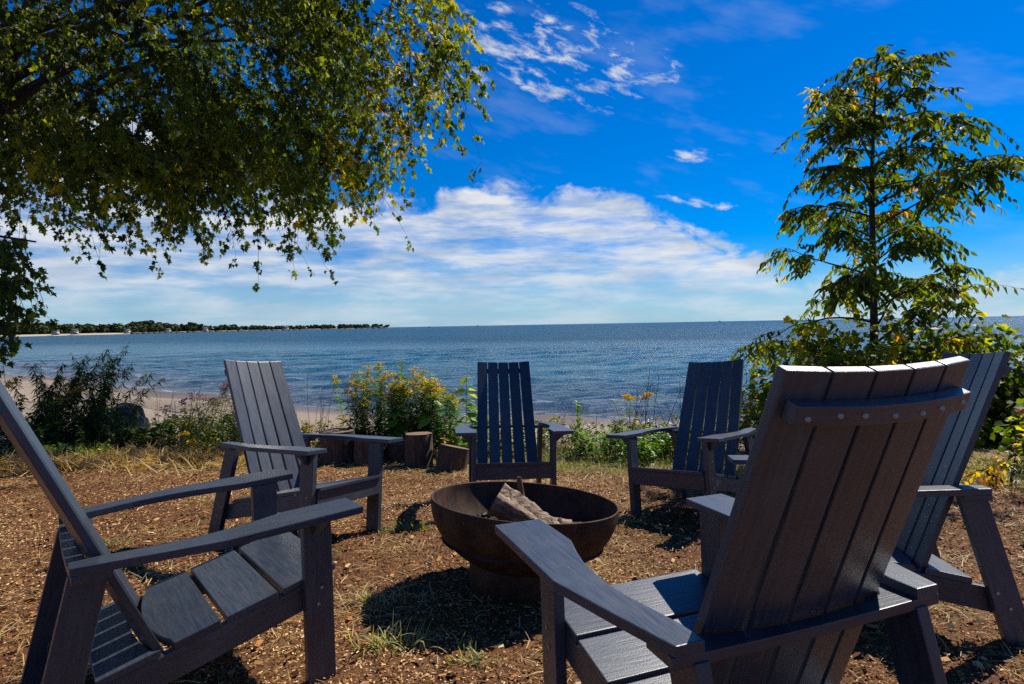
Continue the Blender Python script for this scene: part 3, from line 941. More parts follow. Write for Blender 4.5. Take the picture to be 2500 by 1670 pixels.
# purple asters by the grey-blue chair
for k, (x, y, h) in enumerate([(-3.42, 6.35, .80), (-3.2, 6.2, .92), (-3.0, 6.3, .94), (-2.82, 6.2, .90)]):
    weed('aster', x, y, h, 'leaning aster with purple tops beside the back of the grey-blue chair', 'plant', 'purple asters on the bank', 160 + k, stems=9, spread=.11, lean=(.16, 0), lsize=.10, tint=(.30, .2), per=95, flower='purple', fsize=.13, fn=80, nod=.12, up_=.25)
weed('goldenrod', -2.72, 6.15, 1.0, 'single yellow-brown goldenrod touching the edge of the grey-blue chair back', 'plant', None, 167, stems=2, spread=.03, lsize=.08, tint=(.5, .15), per=60, flower='yellow', fsize=.17, fn=220, ftint=.05)
weed('goldenrod', -3.25, 5.9, .36, 'small goldenrod with yellow tip in front of the purple asters', 'plant', None, 168, stems=3, spread=.06, lsize=.06, tint=(.45, .15), per=40, flower='yellow', fsize=.12, fn=160, ftint=.5)
# goldenrod clump behind the stumps
G2 = 'goldenrod with yellow plumes in the clump behind the log stumps'
for k, (x, y, h) in enumerate([(-1.62, 6.35, .80), (-1.48, 6.5, 1.02), (-1.40, 6.3, .97), (-1.28, 6.45, .86), (-1.05, 6.4, .92), (-.98, 6.2, .84), (-.86, 6.35, .80), (-.66, 6.25, .72), (-1.2, 6.2, .8)]):
    weed('goldenrod', x, y, h * 1.02, G2, 'plant', 'goldenrod behind the stumps', 180 + k, stems=8, spread=.11, lean=(.02, 0), lsize=.14, tint=(.30, .16), per=150, flower='yellow', fsize=.14, fn=100, nod=.06, up_=.30, ftint=.6, lmat='lime' if k % 3 == 1 else 'green')
# milkweed
for k, (x, y, h, n_) in enumerate([(-1.22, 6.05, 1.12, 20), (-.86, 6.0, 1.02, 18), (-.50, 5.95, .95, 16), (-.36, 5.95, .62, 16), (-.42, 6.2, .55, 16)]):
    weed('milkweed', x, y, h, 'broad-leaved bright green milkweed among the goldenrod', 'plant', 'milkweed among the goldenrod', 200 + k, stems=1 if k < 3 else 2, spread=.03, leaf=BROAD, lsize=.20, lmat='lime', tint=(.5, .25), per=n_ + 8, nod=.05, up_=.15, bare=.25, stem_r=.005)
# yellowing low plants round the stumps
for k, (x, y, h) in enumerate([(-2.15, 6.2, .45), (-1.95, 6.35, .5), (-1.8, 6.3, .42), (-2.3, 6.45, .4), (-1.0, 6.75, .45), (-.75, 6.7, .4), (-.3, 6.5, .36), (-.15, 6.3, .30), (-.55, 6.1, .34)]):
    weed('yellowing_weed', x, y, h, 'low yellowing broad-leaved weed around the log stumps', 'plant', 'yellowing weeds by the stumps', 220 + k, stems=9, spread=.13, leaf=BROAD, lsize=.075, tint=(.66, .2), per=20, nod=.2, stem_r=.002, up_=.2)
# green herbs between the chairs behind the bowl
for k, (x, y, h) in enumerate([(.55, 5.85, .25), (.75, 5.9, .32), (.95, 5.75, .38), (1.1, 5.9, .44), (1.28, 5.8, .38), (1.45, 5.85, .40), (1.62, 5.8, .36), (1.2, 5.55, .3), (.85, 6.2, .3), (1.55, 6.15, .34), (1.8, 5.9, .4)]):
    weed('green_herb', x, y, h, 'low bright green herb on the bank beside the dry stalks', 'plant', 'green herbs by the dry stalks', 240 + k, stems=11, spread=.10, leaf=BROAD if k % 2 else NARROW, lsize=.075 if k % 2 else .1, lmat='lime' if k % 3 else 'green', tint=(.35, .25), per=34, nod=.2, stem_r=.002, up_=.35)
weed('goldenrod', 1.16, 6.15, .72, 'goldenrod with yellow top beside the arm of the dark shaded chair', 'plant', None, 260, stems=4, spread=.06, lsize=.09, tint=(.3, .15), per=60, flower='yellow', fsize=.15, fn=240, ftint=.6)
weed('seedling', .68, 6.05, .58, 'single upright leafy green shoot in front of the sand', 'plant', None, 261, stems=1, spread=.0, leaf=BROAD, lsize=.075, lmat='lime', tint=(.3, .15), per=46, nod=.03, up_=.8, bare=.3)
# low weeds filling the edge of the bank
rng = np.random.default_rng(271)
for k in range(34):
    x = -4.6 + 8.2 * (k + rng.uniform(0, .9)) / 34
    y = float(edge_y(x)) + rng.uniform(-.35, .25)
    weed('bank_weed', x, y, rng.uniform(.28, .5), 'low tangled weed along the edge of the bank', 'plant', 'low weeds along the bank edge', 270 + k, stems=12, spread=.16, leaf=BROAD if k % 3 else NARROW, lsize=.075 if k % 3 else .11,
         lmat='green', tint=(.42, .25), per=30, nod=.25, stem_r=.002, up_=.3)
# dry stalks
def stalks(x, y, n, h, spread, seed, label, group, fork=True, tint=.2):
    rng = np.random.default_rng(seed)
    b = on_ground(x, y, -.02)
    root = empty('dry_stalks', tuple(b), label=label, cat='plant', group=group)
    for k in range(n):
        acc = Acc()
        P = bend((rng.normal() * .10, rng.normal() * .08, 0), (rng.normal() * spread + .12, rng.normal() * .2, 1), h * rng.uniform(.5, 1.1), rng.uniform(0, .10) * h, 7, rng, .012)
        tube(acc, P, np.linspace(.0040, .0016, 7), 5, np.clip(rng.normal(tint, .15), 0, 1))
        if fork:
            for j in range(3):
                p0, d0 = along(P, np.array([rng.uniform(.55, .95)]))
                tube(acc, bend(p0[0], d0[0] + rng.normal(size=3) * .35, rng.uniform(.05, .16), .01, 4), .0012, 4, tint, False)
        acc.build('stalk', MAT['stalk'], root)
stalks(1.30, 6.05, 12, .92, .25, 300, 'sheaf of dry reddish stalks fanning out beside the dark shaded chair', None)
stalks(1.62, 6.10, 10, .78, .28, 301, 'second sheaf of dry reddish stalks close against the dark shaded chair', None)
stalks(.82, 6.05, 1, .78, .05, 302, 'single thin dry stalk standing before the sand', None)
stalks(-2.10, 6.45, 8, 1.0, .14, 303, 'pale bent dry stalks between the grey-blue chair and the goldenrod', None, True, .75)
stalks(-4.05, 7.0, 9, .85, .16, 305, 'tall pale dry grass stalks between the boulder and the purple asters', None, True, .6)
stalks(-2.45, 6.35, 7, .8, .14, 306, 'brown dry stalks right behind the back of the grey-blue chair', None, True, .35)
stalks(-3.55, 6.6, 6, .95, .10, 304, 'thin dark dry stalks rising behind the purple asters', None, True, .1)
for k, (x, y) in enumerate([(-3.9, 7.2), (-4.15, 7.4), (-3.7, 7.45)]):
    rr = weed('dry_weed', x, y, .72, 'sparse reddish twiggy weed against the sand', 'plant', 'sparse weeds against the sand', 310 + k, stems=6, spread=.12, lsize=.03, leaf=BROAD, tint=(.93, .05), per=26, nod=.1, stem_r=.002)
# bright green patch at left
for k, (x, y) in enumerate([(-5.05, 6.35), (-4.8, 6.25), (-4.6, 6.35), (-4.4, 6.2)]):
    weed('clover_patch', x, y, .22, 'vivid green clump of low clover beside the straw', 'plant', 'clover clumps beside the straw', 320 + k, stems=16, spread=.12, leaf=BROAD, lsize=.05, lmat='lime', tint=(.5, .25), per=22, nod=.2, stem_r=.0015, up_=.4)

# ------------------------------------------------------------------ shrubs at right
def shrub(name, x, y, rad, label, seed, n=900, lsize=.092, leaf=GRAPE, mat='vine', tint=(.45, .22), base_h=0.0, stems=9, cat='shrub', group=None):
    rng = np.random.default_rng(seed)
    b = on_ground(x, y, -.03)
    root = empty(name, tuple(b), label=label, cat=cat, group=group)
    lf = Acc()
    rad = np.array(rad)
    ctr = np.array([0, 0, base_h + rad[2]])
    for k in range(stems):
        d = unit(rng.normal(size=3)) * rad * rng.uniform(.5, 1.0)
        end = ctr + np.array([d[0], d[1], d[2] * .8])
        mid = np.array([end[0] * .35, end[1] * .35, end[2] * .55]) + rng.normal(size=3) * .05
        t_ = np.linspace(0, 1, 8)[:, None]
        P = (1 - t_) ** 2 * np.array([rng.normal() * .06, rng.normal() * .06, 0]) + 2 * t_ * (1 - t_) * mid + t_ ** 2 * end
        acc = Acc()
        tube(acc, P, np.linspace(.013, .003, 8), 6)
        acc.build('stem', MAT['bark'], root)
        m_ = n // stems
        clump = rng.normal(size=(6, 3)) * rad * .25
        u = rng.uniform(.45, 1, m_)
        pos, _ = along(P, u)
        pos = pos + clump[rng.integers(0, 6, m_)] + rng.normal(size=(m_, 3)) * rad * .13
        pos[:, 2] = np.maximum(pos[:, 2], .04)
        out = unit(pos - ctr)
        ax = np.column_stack([out[:, 0], out[:, 1], -np.abs(rng.normal(.5, .4, m_))]) + rng.normal(size=(m_, 3)) * .45
        nr_ = np.column_stack([rng.normal(0, .6, m_), rng.normal(0, .6, m_) - .2, np.ones(m_)]) + out * .5
        tt = np.clip(rng.normal(tint[0], tint[1]) * .35 + .65 * rng.normal(tint[0], tint[1], m_), 0, 1)
        scatter(lf, *leaf, pos, frames(ax, rng, nr_), lsize * rng.uniform(.5, 1.2, m_), tt)
    put(lf.build('foliage', MAT[mat], root), kind='stuff')
    return root
SV = 'shrubs at the foot of the slender tree'
shrub('vine_shrub', 4.55, 6.9, (.8, .5, .92), 'vine shrub with yellow-green lobed leaves at the foot of the slender tree', 400, 3600, tint=(.44, .24), group=SV)
shrub('vine_shrub', 3.75, 6.7, (.75, .5, .92), 'yellow and bronze leaved vine shrub in front of the slender trunk', 401, 3400, tint=(.48, .25), group=SV)
shrub('vine_shrub', 5.6, 7.0, (.9, .6, 1.05), 'dense dark green vine shrub, the tallest around the slender tree', 402, 4200, tint=(.32, .2), group=SV)
shrub('vine_shrub', 3.05, 6.55, (.55, .4, .74), 'yellow-green vine shrub reaching toward the dark shaded chair', 403, 1900, tint=(.44, .22), group=SV)
shrub('vine_shrub', 6.8, 7.0, (.9, .6, 1.2), 'dark green vine shrub with yellow leaves at its crown', 404, 3600, tint=(.46, .25), group=SV)
shrub('bush', 4.15, 4.55, (.34, .34, .42), 'airy bush with orange-tinged leaves right behind the half hidden chair', 405, 380, lsize=.075, tint=(.45, .3))
shrub('bush', 4.5, 5.1, (.4, .35, .50), 'leafy green bush at the edge of the sand past the half hidden chair', 406, 480, lsize=.075, tint=(.35, .2))
shrub('red_weed', 3.55, 4.35, (.26, .26, .17), 'low reddish-brown weed with scarlet leaves at the half hidden chair', 407, 170, lsize=.045, leaf=BROAD, tint=(.85, .15), stems=6)
for k, (x, y) in enumerate([(3.4, 4.0), (3.75, 3.95), (4.1, 3.9), (4.0, 4.15), (3.2, 4.35), (4.5, 4.3)]):
    weed('green_weed', x, y, .40, 'narrow-leaved green weed under the airy bush', 'plant', 'green weeds under the airy bush', 420 + k, stems=7, spread=.10, lsize=.085, tint=(.38, .2), per=34, nod=.2, stem_r=.002)
for k, (x, y) in enumerate([(2.75, 3.2), (2.62, 3.0), (2.95, 3.35)]):
    weed('seedling', x, y, .14, 'tiny fresh green seedling on the mulch beside the half hidden chair', 'plant', 'seedlings on the mulch', 430 + k, stems=3, spread=.03, leaf=BROAD, lsize=.05, lmat='lime', tint=(.5, .2), per=9, nod=.1, stem_r=.002)
weed('weed', 2.25, 6.0, .95, 'dark thin-leaved weed rising between the dark shaded chair and the vine shrub', 'plant', None, 440, stems=5, spread=.07, lsize=.07, leaf=BROAD, tint=(.15, .1), per=40, nod=.05, bare=.3)
weed('weed', 2.45, 6.1, .75, 'yellow-green weed at the foot of the vine shrub by the dark shaded chair', 'plant', None, 441, stems=5, spread=.07, lsize=.08, leaf=BROAD, tint=(.6, .2), per=36, nod=.1, bare=.1)

# ------------------------------------------------------------------ slender tree at right
def slender_tree(x, y, top_z, label):
    rng = np.random.default_rng(77)
    b = on_ground(x, y, -.05)
    Hh = top_z - b[2]
    root = empty('walnut_tree', tuple(b), label=label, cat='tree')
    acc = Acc()
    zt = np.linspace(0, 1, 14)
    TP = np.column_stack([.035 * np.sin(zt * 7) + .06 * zt ** 2, .03 * np.sin(zt * 6 + 1), zt * Hh])
    tube(acc, TP, np.interp(zt, [0, .1, .6, 1], [.062, .052, .030, .006]), 10)
    acc.build('trunk', MAT['bark'], root, True)
    lf = Acc()
    NB = 44
    for k in range(NB):
        u = .20 + .79 * ((k + rng.uniform(0, .6)) / NB) ** .75
        p0, _ = along(TP, np.array([u]))
        p0 = p0[0]
        a = k * 2.4 + rng.normal() * .35
        L = np.interp(u, [.2, .4, .7, .85, 1.0], [1.5, 1.35, 1.15, .72, .2]) * rng.uniform(.62, 1.1)
        if math.cos(a) > .1 and u < .62:
            L *= 1.25
        d = np.array([math.cos(a), math.sin(a), rng.uniform(.25, .75)])
        P = bend(p0, d, L, L * rng.uniform(.12, .42), 8, rng, .03)
        bc = Acc()
        tube(bc, P, np.linspace(.017 * (1.1 - u * .7), .003, 8), 6)
        ncl = max(8, int(L * (20 if u > .55 else 18)))
        for j in range(ncl):
            uu = rng.uniform(.28 if u > .6 else .42, 1.0) if j < ncl - 1 else 1.0
            q0, qd = along(P, np.array([uu]))
            q0, qd = q0[0], qd[0]
            aa = rng.uniform(0, 6.28)
            rd = unit(qd * .6 + np.array([math.cos(aa), math.sin(aa), rng.uniform(-.5, .5)]))
            rl = rng.uniform(.20, .42)
            Q = bend(q0, rd, rl, rl * rng.uniform(.2, .85), 6)
            tube(bc, Q, np.linspace(.0028, .0012, 6), 3, .5, False)
            nl = rng.integers(10, 16)
            us = np.linspace(.22, 1, nl)
            pp, dd = along(Q, us)
            sgn = np.where(np.arange(nl) % 2, 1., -1.)[:, None]
            sd_ = unit(np.cross(dd, np.array([0, 0, 1.]) + rng.normal(size=3) * .25))
            ax = dd * .5 + sd_ * sgn * .8 + np.array([0, 0, -.7]) + rng.normal(size=(nl, 3)) * .25
            nr_ = np.array([0, 0, .6]) + rng.normal(size=(nl, 3)) * .7
            base_t = rng.normal(.33, .2) + .35 * max(0, .5 - u)
            scatter(lf, *LEAFLET, pp, frames(ax, rng, nr_), rng.uniform(.070, .118, nl), np.clip(base_t + rng.normal(0, .1, nl), 0, 1))
        bc.build('branch', MAT['bark'], root, True)
    put(lf.build('crown', MAT['walnut'], root), kind='stuff')
    return root
slender_tree(4.0, 6.7, 3.95, 'slender young walnut tree rising above the vine shrubs')

# ------------------------------------------------------------------ maple at left
def maple(x, y, label):
    rng = np.random.default_rng(9)
    b = on_ground(x, y, -.1)
    root = empty('maple_tree', tuple(b), label=label, cat='tree')
    acc = Acc()
    TP = b * 0 + np.column_stack([np.linspace(0, .5, 8), np.linspace(0, .2, 8), np.linspace(0, 7.5, 8)])
    tube(acc, TP, np.linspace(.38, .16, 8), 16)
    acc.build('trunk', MAT['bark'], root, True)
    ctr = np.array([-8.0, 10.3, 8.75]) - b
    rad = np.array([6.75, 2.9, 5.1])
    lf = Acc()
    limbs = []
    for k in range(17):
        a = rng.uniform(-1.5, 1.4)
        e = ctr + rad * .78 * unit(np.array([math.cos(a), math.sin(a) * .9, rng.uniform(-.75, .35)]))
        p0, _ = along(TP, np.array([rng.uniform(.3, 1)]))
        t_ = np.linspace(0, 1, 12)[:, None]
        mid = (p0[0] + e) / 2 + np.array([0, 0, rng.uniform(.6, 1.8)])
        P = (1 - t_) ** 2 * p0[0] + 2 * t_ * (1 - t_) * mid + t_ ** 2 * e
        P = P + np.cumsum(rng.normal(size=P.shape) * .05, 0) * t_
        bc = Acc()
        tube(bc, P, np.linspace(.10, .018, 12), 7)
        bc.build('limb', MAT['bark'], root, True)
        limbs.append(P)
    LP = np.concatenate(limbs)
    twigs = Acc()
    def strand(p, L, n, tint, sz, out):
        """a drooping twig with short leafy side sprays"""
        d = unit(np.array([out[0] * .8 + rng.normal() * .35, out[1] * .8 + rng.normal() * .35, -.25 + rng.normal() * .3]))
        P = bend(p, d, L, L * rng.uniform(.45, .95), 7, rng, .02)
        tube(twigs, P, np.linspace(.008, .002, 7), 4, .5, False)
        ns_ = max(4, n // 8)
        us = np.linspace(.06, 1, ns_)
        p0s, drs = along(P, us)
        for j in range(ns_):
            aa = rng.uniform(0, 6.28)
            sd_ = unit(drs[j] * .8 + np.array([math.cos(aa), math.sin(aa), rng.uniform(-.7, .25)]))
            l_ = rng.uniform(.14, .36) * (1.1 - .4 * us[j])
            Q = bend(p0s[j], sd_, l_, l_ * .35, 4)
            tube(twigs, Q, .0022, 3, .5, False)
            m_ = int(rng.integers(7, 12))
            pos, dr = along(Q, rng.uniform(.15, 1.0, m_))
            pos = pos + rng.normal(size=(m_, 3)) * .028
            ax = dr * .5 + rng.normal(size=(m_, 3)) * .5 + np.array([0, 0, -.75])
            nr_ = rng.normal(size=(m_, 3)) + np.array([0, -.15, .35])
            scatter(lf, *MAPLE, pos, frames(ax, rng, nr_), sz * rng.uniform(.55, 1.15, m_), np.clip(tint + rng.normal(0, .09, m_) + rng.normal(0, .05), 0, 1))
    ns = 0
    while ns < 1150:
        v = rng.uniform(-1, 1, 3)
        rr = (abs(v[0]) ** 2.6 + abs(v[1]) ** 2.2 + abs(v[2]) ** 2.6)
        lump = .14 * math.sin(v[0] * 9 + v[1] * 5 + 1) + .10 * math.sin(v[0] * 17 + v[2] * 11 + v[1] * 7)
        if rr > 1 + lump or rr < .22:
            continue
        p = ctr + v * rad
        wx, wz = p[0] + b[0], p[2] + b[2]
        if wx < -11.0 or wz > 7.9:
            continue
        if math.sin(wx * 2.3 + wz * 1.1) + math.sin(wx * .9 - wz * 2.1 + p[1]) > .95:
            continue
        gold = max(0, min(1, (wx + 4.6) / 3.0)) * .24
        tint = rng.normal(.24, .10) + .18 * math.sin(wx * 1.9 + wz * 1.3 + 2) * math.sin(wz * 1.7 - wx * .7) + gold * rng.uniform(.4, 1.4) + (.25 if rng.random() < .05 else 0)
        strand(p, rng.uniform(.7, 1.5), int(rng.uniform(42, 74)), tint, .108, unit(v * np.array([1, .7, 0])))
        ns += 1
    # boughs hanging below the crown at its rim
    for k in range(165):
        wx = rng.uniform(-7.9, -1.0)
        z0 = np.interp(wx, [-7.9, -7.3, -6.9, -5.6, -4.9, -3.9, -3.1, -2.4, -1.4, -.9, -.45], [4.8, 4.3, 3.6, 3.5, 3.9, 3.55, 3.7, 4.25, 4.8, 5.3, 5.9]) + rng.uniform(0, .8) ** 1.5
        p = np.array([wx + rng.normal() * .1, 9.6 + rng.uniform(-1.2, 1.2), z0]) - b
        strand(p, rng.uniform(.6, 1.15), int(rng.uniform(56, 90)), rng.normal(.24, .09) + (.35 if rng.random() < .12 else 0), .108, np.array([.3, 0, 0]))
    # low bough at the far left
    low = np.array([[-11.0, 9.2, 3.6], [-9.2, 8.6, 2.85], [-7.5, 8.3, 2.4], [-6.35, 8.1, 2.2]]) - b
    bc = Acc()
    tube(bc, low, np.linspace(.05, .012, 4), 6)
    bc.build('limb', MAT['bark'], root, True)
    for k in range(40):
        p, _ = along(low, np.array([rng.uniform(.3, 1.0)]))
        p = p[0] + np.array([rng.normal() * .15 - .1, rng.normal() * .25, -abs(rng.normal()) * .35])
        strand(p, rng.uniform(.35, .8), 62, rng.normal(.17, .07), .105, np.array([.2, 0, 0]))
    put(twigs.build('twigs', MAT['bark'], root), kind='stuff')
    put(lf.build('crown', MAT['maple'], root), kind='stuff')
    return root
maple(-11.2, 10.6, 'big spreading maple with drooping leafy boughs turning gold at the rim')

# ================================================================== GROUND COVER (uncountable)
VX = 1.02   # half-width of view at unit depth, with a margin
def rand_ground(n, y0, y1, rng, p=1.0, wide=VX):
    y = y0 + (y1 - y0) * rng.uniform(0, 1, n) ** p
    x = rng.uniform(-1, 1, n) * (y * wide + .5)
    return x, y
rng = np.random.default_rng(50)
acc = Acc()
x, y = rand_ground(240000, .7, 5.9, rng, 1.0)
keep = y < mulch_far(x) + rng.normal(size=len(x)) * .18
x, y = x[keep], y[keep]
N = len(x)
z = gz(x, y) + rng.uniform(.001, .014, N)
nrm = np.column_stack([rng.normal(0, .8, N), rng.normal(0, .8, N), np.ones(N)])
Rm = frames(rng.normal(size=(N, 3)) * np.array([1, 1, .15]), rng, nrm)
Tb = np.array([(-.22, -.5, 0), (.22, -.5, .03), (.2, .5, 0), (-.2, .5, -.03)])
patch = .5 + .5 * np.sin(x * 2.3 + np.sin(y * 3.1)) * np.sin(y * 2.9 + np.sin(x * 1.7))
scatter(acc, Tb, BIT[1], np.column_stack([x, y, z]), Rm, rng.uniform(.003, .0095, N) * (1 + .16 * y), np.clip(rng.normal(.47, .25, N) + .42 * (patch - .5), 0, 1))
nb_ = 4200
xb, yb = rand_ground(nb_, .8, 5.4, rng)
nrm = np.column_stack([rng.normal(0, .35, nb_), rng.normal(0, .35, nb_), np.ones(nb_)])
scatter(acc, Tb, BIT[1], np.column_stack([xb, yb, gz(xb, yb) + .011]), frames(rng.normal(size=(nb_, 3)) * np.array([1, 1, .15]), rng, nrm), rng.uniform(.018, .042, nb_), np.clip(rng.normal(.32, .25, nb_), 0, 1))
put(acc.build('mulch', MAT['mulch']), 'reddish-brown shredded bark mulch covering the ground under the chairs', 'mulch', kind='stuff')

BLADE = (np.array([(-.018, 0, 0), (.018, 0, 0), (.013, .5, .10), (-.013, .5, .10), (0, 1, -.02)]), np.array([(0, 1, 2), (0, 2, 3), (3, 2, 4)]))
def blades(acc, x, y, size, lay, tint, rng, dz=.0):
    N = len(x)
    a = rng.uniform(0, 6.28, N)
    ax = np.column_stack([np.cos(a), np.sin(a), np.abs(rng.normal(0, 1, N)) * lay])
    nr_ = np.column_stack([rng.normal(0, .5, N), rng.normal(0, .5, N), np.ones(N)])
    scatter(acc, *BLADE, np.column_stack([x, y, gz(x, y) + dz]), frames(ax, rng, nr_), size, tint)
# dry straw
rng = np.random.default_rng(51)
acc = Acc()
x, y = rand_ground(52000, 4.2, 7.6, rng, .9)
k = (y > mulch_far(x) - .35 + rng.normal(size=len(x)) * .22) & (y < edge_y(x) + .55)
x, y = x[k], y[k]
N = len(x)
blades(acc, x, y, rng.uniform(.05, .15, N), .16, np.clip(rng.normal(.5, .25, N), 0, 1), rng)
# straw lying in patches on the mulch
cx, cy = rand_ground(125, .95, 5.2, rng)
for i in range(125):
    m_ = rng.integers(30, 150)
    xx_, yy_ = cx[i] + rng.normal(size=m_) * .13, cy[i] + rng.normal(size=m_) * .09
    blades(acc, xx_, yy_, rng.uniform(.03, .11, m_), .16, np.clip(rng.normal(.62, .22, m_), 0, 1), rng, .008)
x, y = rand_ground(3600, .8, 5.2, rng)
blades(acc, x, y, rng.uniform(.02, .07, len(x)), .06, np.clip(rng.normal(.7, .22, len(x)), 0, 1), rng, .009)
# heap of cut straw at left
m_ = 5200
xx_ = rng.uniform(-5.1, -2.6, m_)
yy_ = 6.05 + rng.normal(size=m_) * .27 + .06 * np.sin(xx_ * 3)
blades(acc, xx_, yy_, rng.uniform(.08, .28, m_), .5, np.clip(rng.normal(.55, .22, m_), 0, 1), rng, .02)
put(acc.build('straw', MAT['straw']), 'dry yellow straw and cut grass along the edge of the mulch', 'straw', kind='stuff')
# green grass
rng = np.random.default_rng(52)
acc = Acc()
x, y = rand_ground(52000, 4.3, 7.0, rng, .8)
g_ = np.sin(x * 2.1 + .8) + np.sin(x * .9 + y * 2.3) + .8 * rng.normal(size=len(x)) + .9 * (x > .2)
k = (y > mulch_far(x) - .15) & (y < edge_y(x) + .5) & (g_ > .35)
x, y = x[k], y[k]
N = len(x)
blades(acc, x, y, rng.uniform(.05, .16, N), .9, np.clip(rng.normal(.5, .22, N), 0, 1), rng)
cx, cy = rand_ground(130, 1.0, 5.0, rng)
ok_ = np.hypot(cx + .28, cy - 2.42) > .6
cx, cy = cx[ok_], cy[ok_]
for i in range(len(cx)):
    m_ = rng.integers(10, 46)
    blades(acc, cx[i] + rng.normal(size=m_) * .08, cy[i] + rng.normal(size=m_) * .05, rng.uniform(.03, .09, m_), .55, np.clip(rng.normal(.6, .2, m_), 0, 1), rng)
put(acc.build('grass', MAT['grass']), 'short green grass growing along the edge of the mulch', 'grass', kind='stuff')

# grass tufts one can pick out on the mulch
def tuft(x, y, n, h, label, seed, tint=.55, group='grass tufts on the mulch'):
    rng = np.random.default_rng(seed)
    b = on_ground(x, y, -.005)
    root = empty('grass_tuft', tuple(b), label=label, cat='grass', group=group)
    acc = Acc()
    for k in range(n):
        a = rng.uniform(0, 6.28)
        L = h * rng.uniform(.4, 1.2)
        P = bend((rng.normal() * .035 * (n / 40) ** .5, rng.normal() * .02, 0), (math.cos(a) * rng.uniform(.1, 1.3), math.sin(a) * rng.uniform(.1, 1.3), 1), L, L * rng.uniform(.1, .8), 6)
        sd_ = unit(np.cross(P[-1] - P[0], (0, 0, 1.)) + 1e-6)
        wd = np.array([.0016, .0022, .002, .0016, .001, .0001])[:, None] * 1.2
        V = np.vstack([P - sd_ * wd, P + sd_ * wd])
        F = []
        for i in range(5):
            F += [(i, i + 1, i + 7), (i, i + 7, i + 6)]
        acc.add(V, F, np.clip(rng.normal(tint, .2), 0, 1))
    put(acc.build('blades', MAT['grass'], root), kind='stuff')
tuft(-.47, 2.03, 70, .13, 'pale green grass tuft at the tip of the bowl shadow', 500, .92)
tuft(-.36, 2.04, 26, .15, 'thin grass tuft inside the edge of the bowl shadow', 501, .9)
tuft(-.20, 2.02, 9, .17, 'few long arching grass blades at the rim of the bowl shadow', 502, .8)
tuft(-.14, 1.92, 46, .09, 'short green grass tuft in front of the arching blades', 503, .8)
tuft(-.58, 3.46, 70, .13, 'grass tuft in the ring-shaped shadow left of the bowl', 504, .7)
tuft(-.74, 3.42, 60, .10, 'low green grass tuft beside the foot of the grey-blue chair', 505, .55)
tuft(-.60, 2.42, 60, .12, 'dry grass tuft beside the front leg of the side-on chair', 506, .9)
tuft(-1.0, 3.0, 60, .10, 'flattened yellow-green tuft between two chairs', 507, .75)
tuft(-1.62, 2.15, 40, .10, 'yellowish tuft behind the rear legs of the side-on chair', 508, .85)
tuft(-2.2, 3.25, 70, .09, 'spreading green tuft past the far arm of the side-on chair', 509, .6)
tuft(1.85, 2.65, 40, .08, 'small tuft under the seat of the half hidden chair', 510, .6)

# fallen leaves
rng = np.random.default_rng(60)
acc = Acc()
x, y = rand_ground(260, .9, 5.6, rng)
N = len(x)
nrm = np.column_stack([rng.normal(0, .3, N), rng.normal(0, .3, N), np.ones(N)])
scatter(acc, *BROAD, np.column_stack([x, y, gz(x, y) + .013]), frames(rng.normal(size=(N, 3)) * np.array([1, 1, .1]), rng, nrm), rng.uniform(.02, .05, N), np.clip(rng.normal(.75, .25, N), 0, 1))
put(acc.build('leaf_litter', MAT['straw']), 'scattered small fallen leaves lying on the mulch', 'leaf litter', kind='stuff')
# a nut husk on the ground
log_thing('nut', [on_ground(.50, 2.55, .008), on_ground(.515, 2.56, .028)], .014, 'small round nut lying on the mulch beside the fire bowl', 'nut', seed=70, mat='stump', cut='stump', n=10, sub=5, amp=.05)

# ================================================================== FAR SHORE
def world_at(px, d):
    """a place d metres out, on the bearing of photo column px (0..2347)"""
    return np.array([(px - 1173.5) / 1380.0 * d, d])
prof_d = np.array([(-60, 455), (30, 480), (140, 530), (280, 610), (420, 760), (560, 930), (700, 1130), (820, 1320), (893, 1430)], float)
acc, accs = Acc(), Acc()
fr, bk, fs = [], [], []
for px_, d_ in prof_d:
    p = world_at(px_, d_)
    p2 = world_at(px_, d_ + 60)
    p3 = world_at(px_, d_ - (28 if px_ < 420 else 8))
    fr.append((p[0], p[1], WATER_Z + 1.4))
    bk.append((p2[0] - 30, p2[1], WATER_Z + 3.0))
    fs.append((p3[0], p3[1], WATER_Z - .3))
n_ = len(fr)
Fq = []
for i in range(n_ - 1):
    Fq += [(i, i + 1, i + 1 + n_), (i, i + 1 + n_, i + n_)]
end = [(fr[-1][0] + 3, fr[-1][1] + 20, WATER_Z - .5)]
acc.add(np.array(fr + bk), Fq)
ol = acc.build('headland', MAT['far_land'])
put(ol, kind='structure')
accs.add(np.array(fs + fr), Fq)
put(accs.build('far_beach', MAT['far_sand']), kind='structure')
# far trees
FT = []
for k in range(4):
    rng = np.random.default_rng(600 + k)
    lf = Acc()
    nb = 9
    cs = np.column_stack([rng.normal(0, .24, nb), rng.normal(0, .24, nb), rng.uniform(.12, .80, nb)])
    rs = rng.uniform(.13, .24, nb)
    m_ = 420
    i = rng.integers(0, nb, m_)
    dirs = unit(rng.normal(size=(m_, 3)))
    pos = cs[i] + dirs * (rs[i] * rng.uniform(.7, 1.1, m_))[:, None]
    scatter(lf, *BIT, pos, frames(rng.normal(size=(m_, 3)), rng, dirs + rng.normal(size=(m_, 3)) * .4), rng.uniform(.07, .15, m_), np.clip(rng.normal(.45, .25, m_), 0, 1))
    crown = tri_mesh('crown', np.concatenate(lf.v), np.concatenate(lf.f), MAT['far_leaf'], np.concatenate(lf.t))
    tk = Acc()
    tube(tk, [(0, 0, -.02), (.01, 0, .3), (0, .01, .6)], [.03, .022, .012], 6)
    FT.append((crown, tri_mesh('trunk', np.concatenate(tk.v), np.concatenate(tk.f), MAT['bark'])))
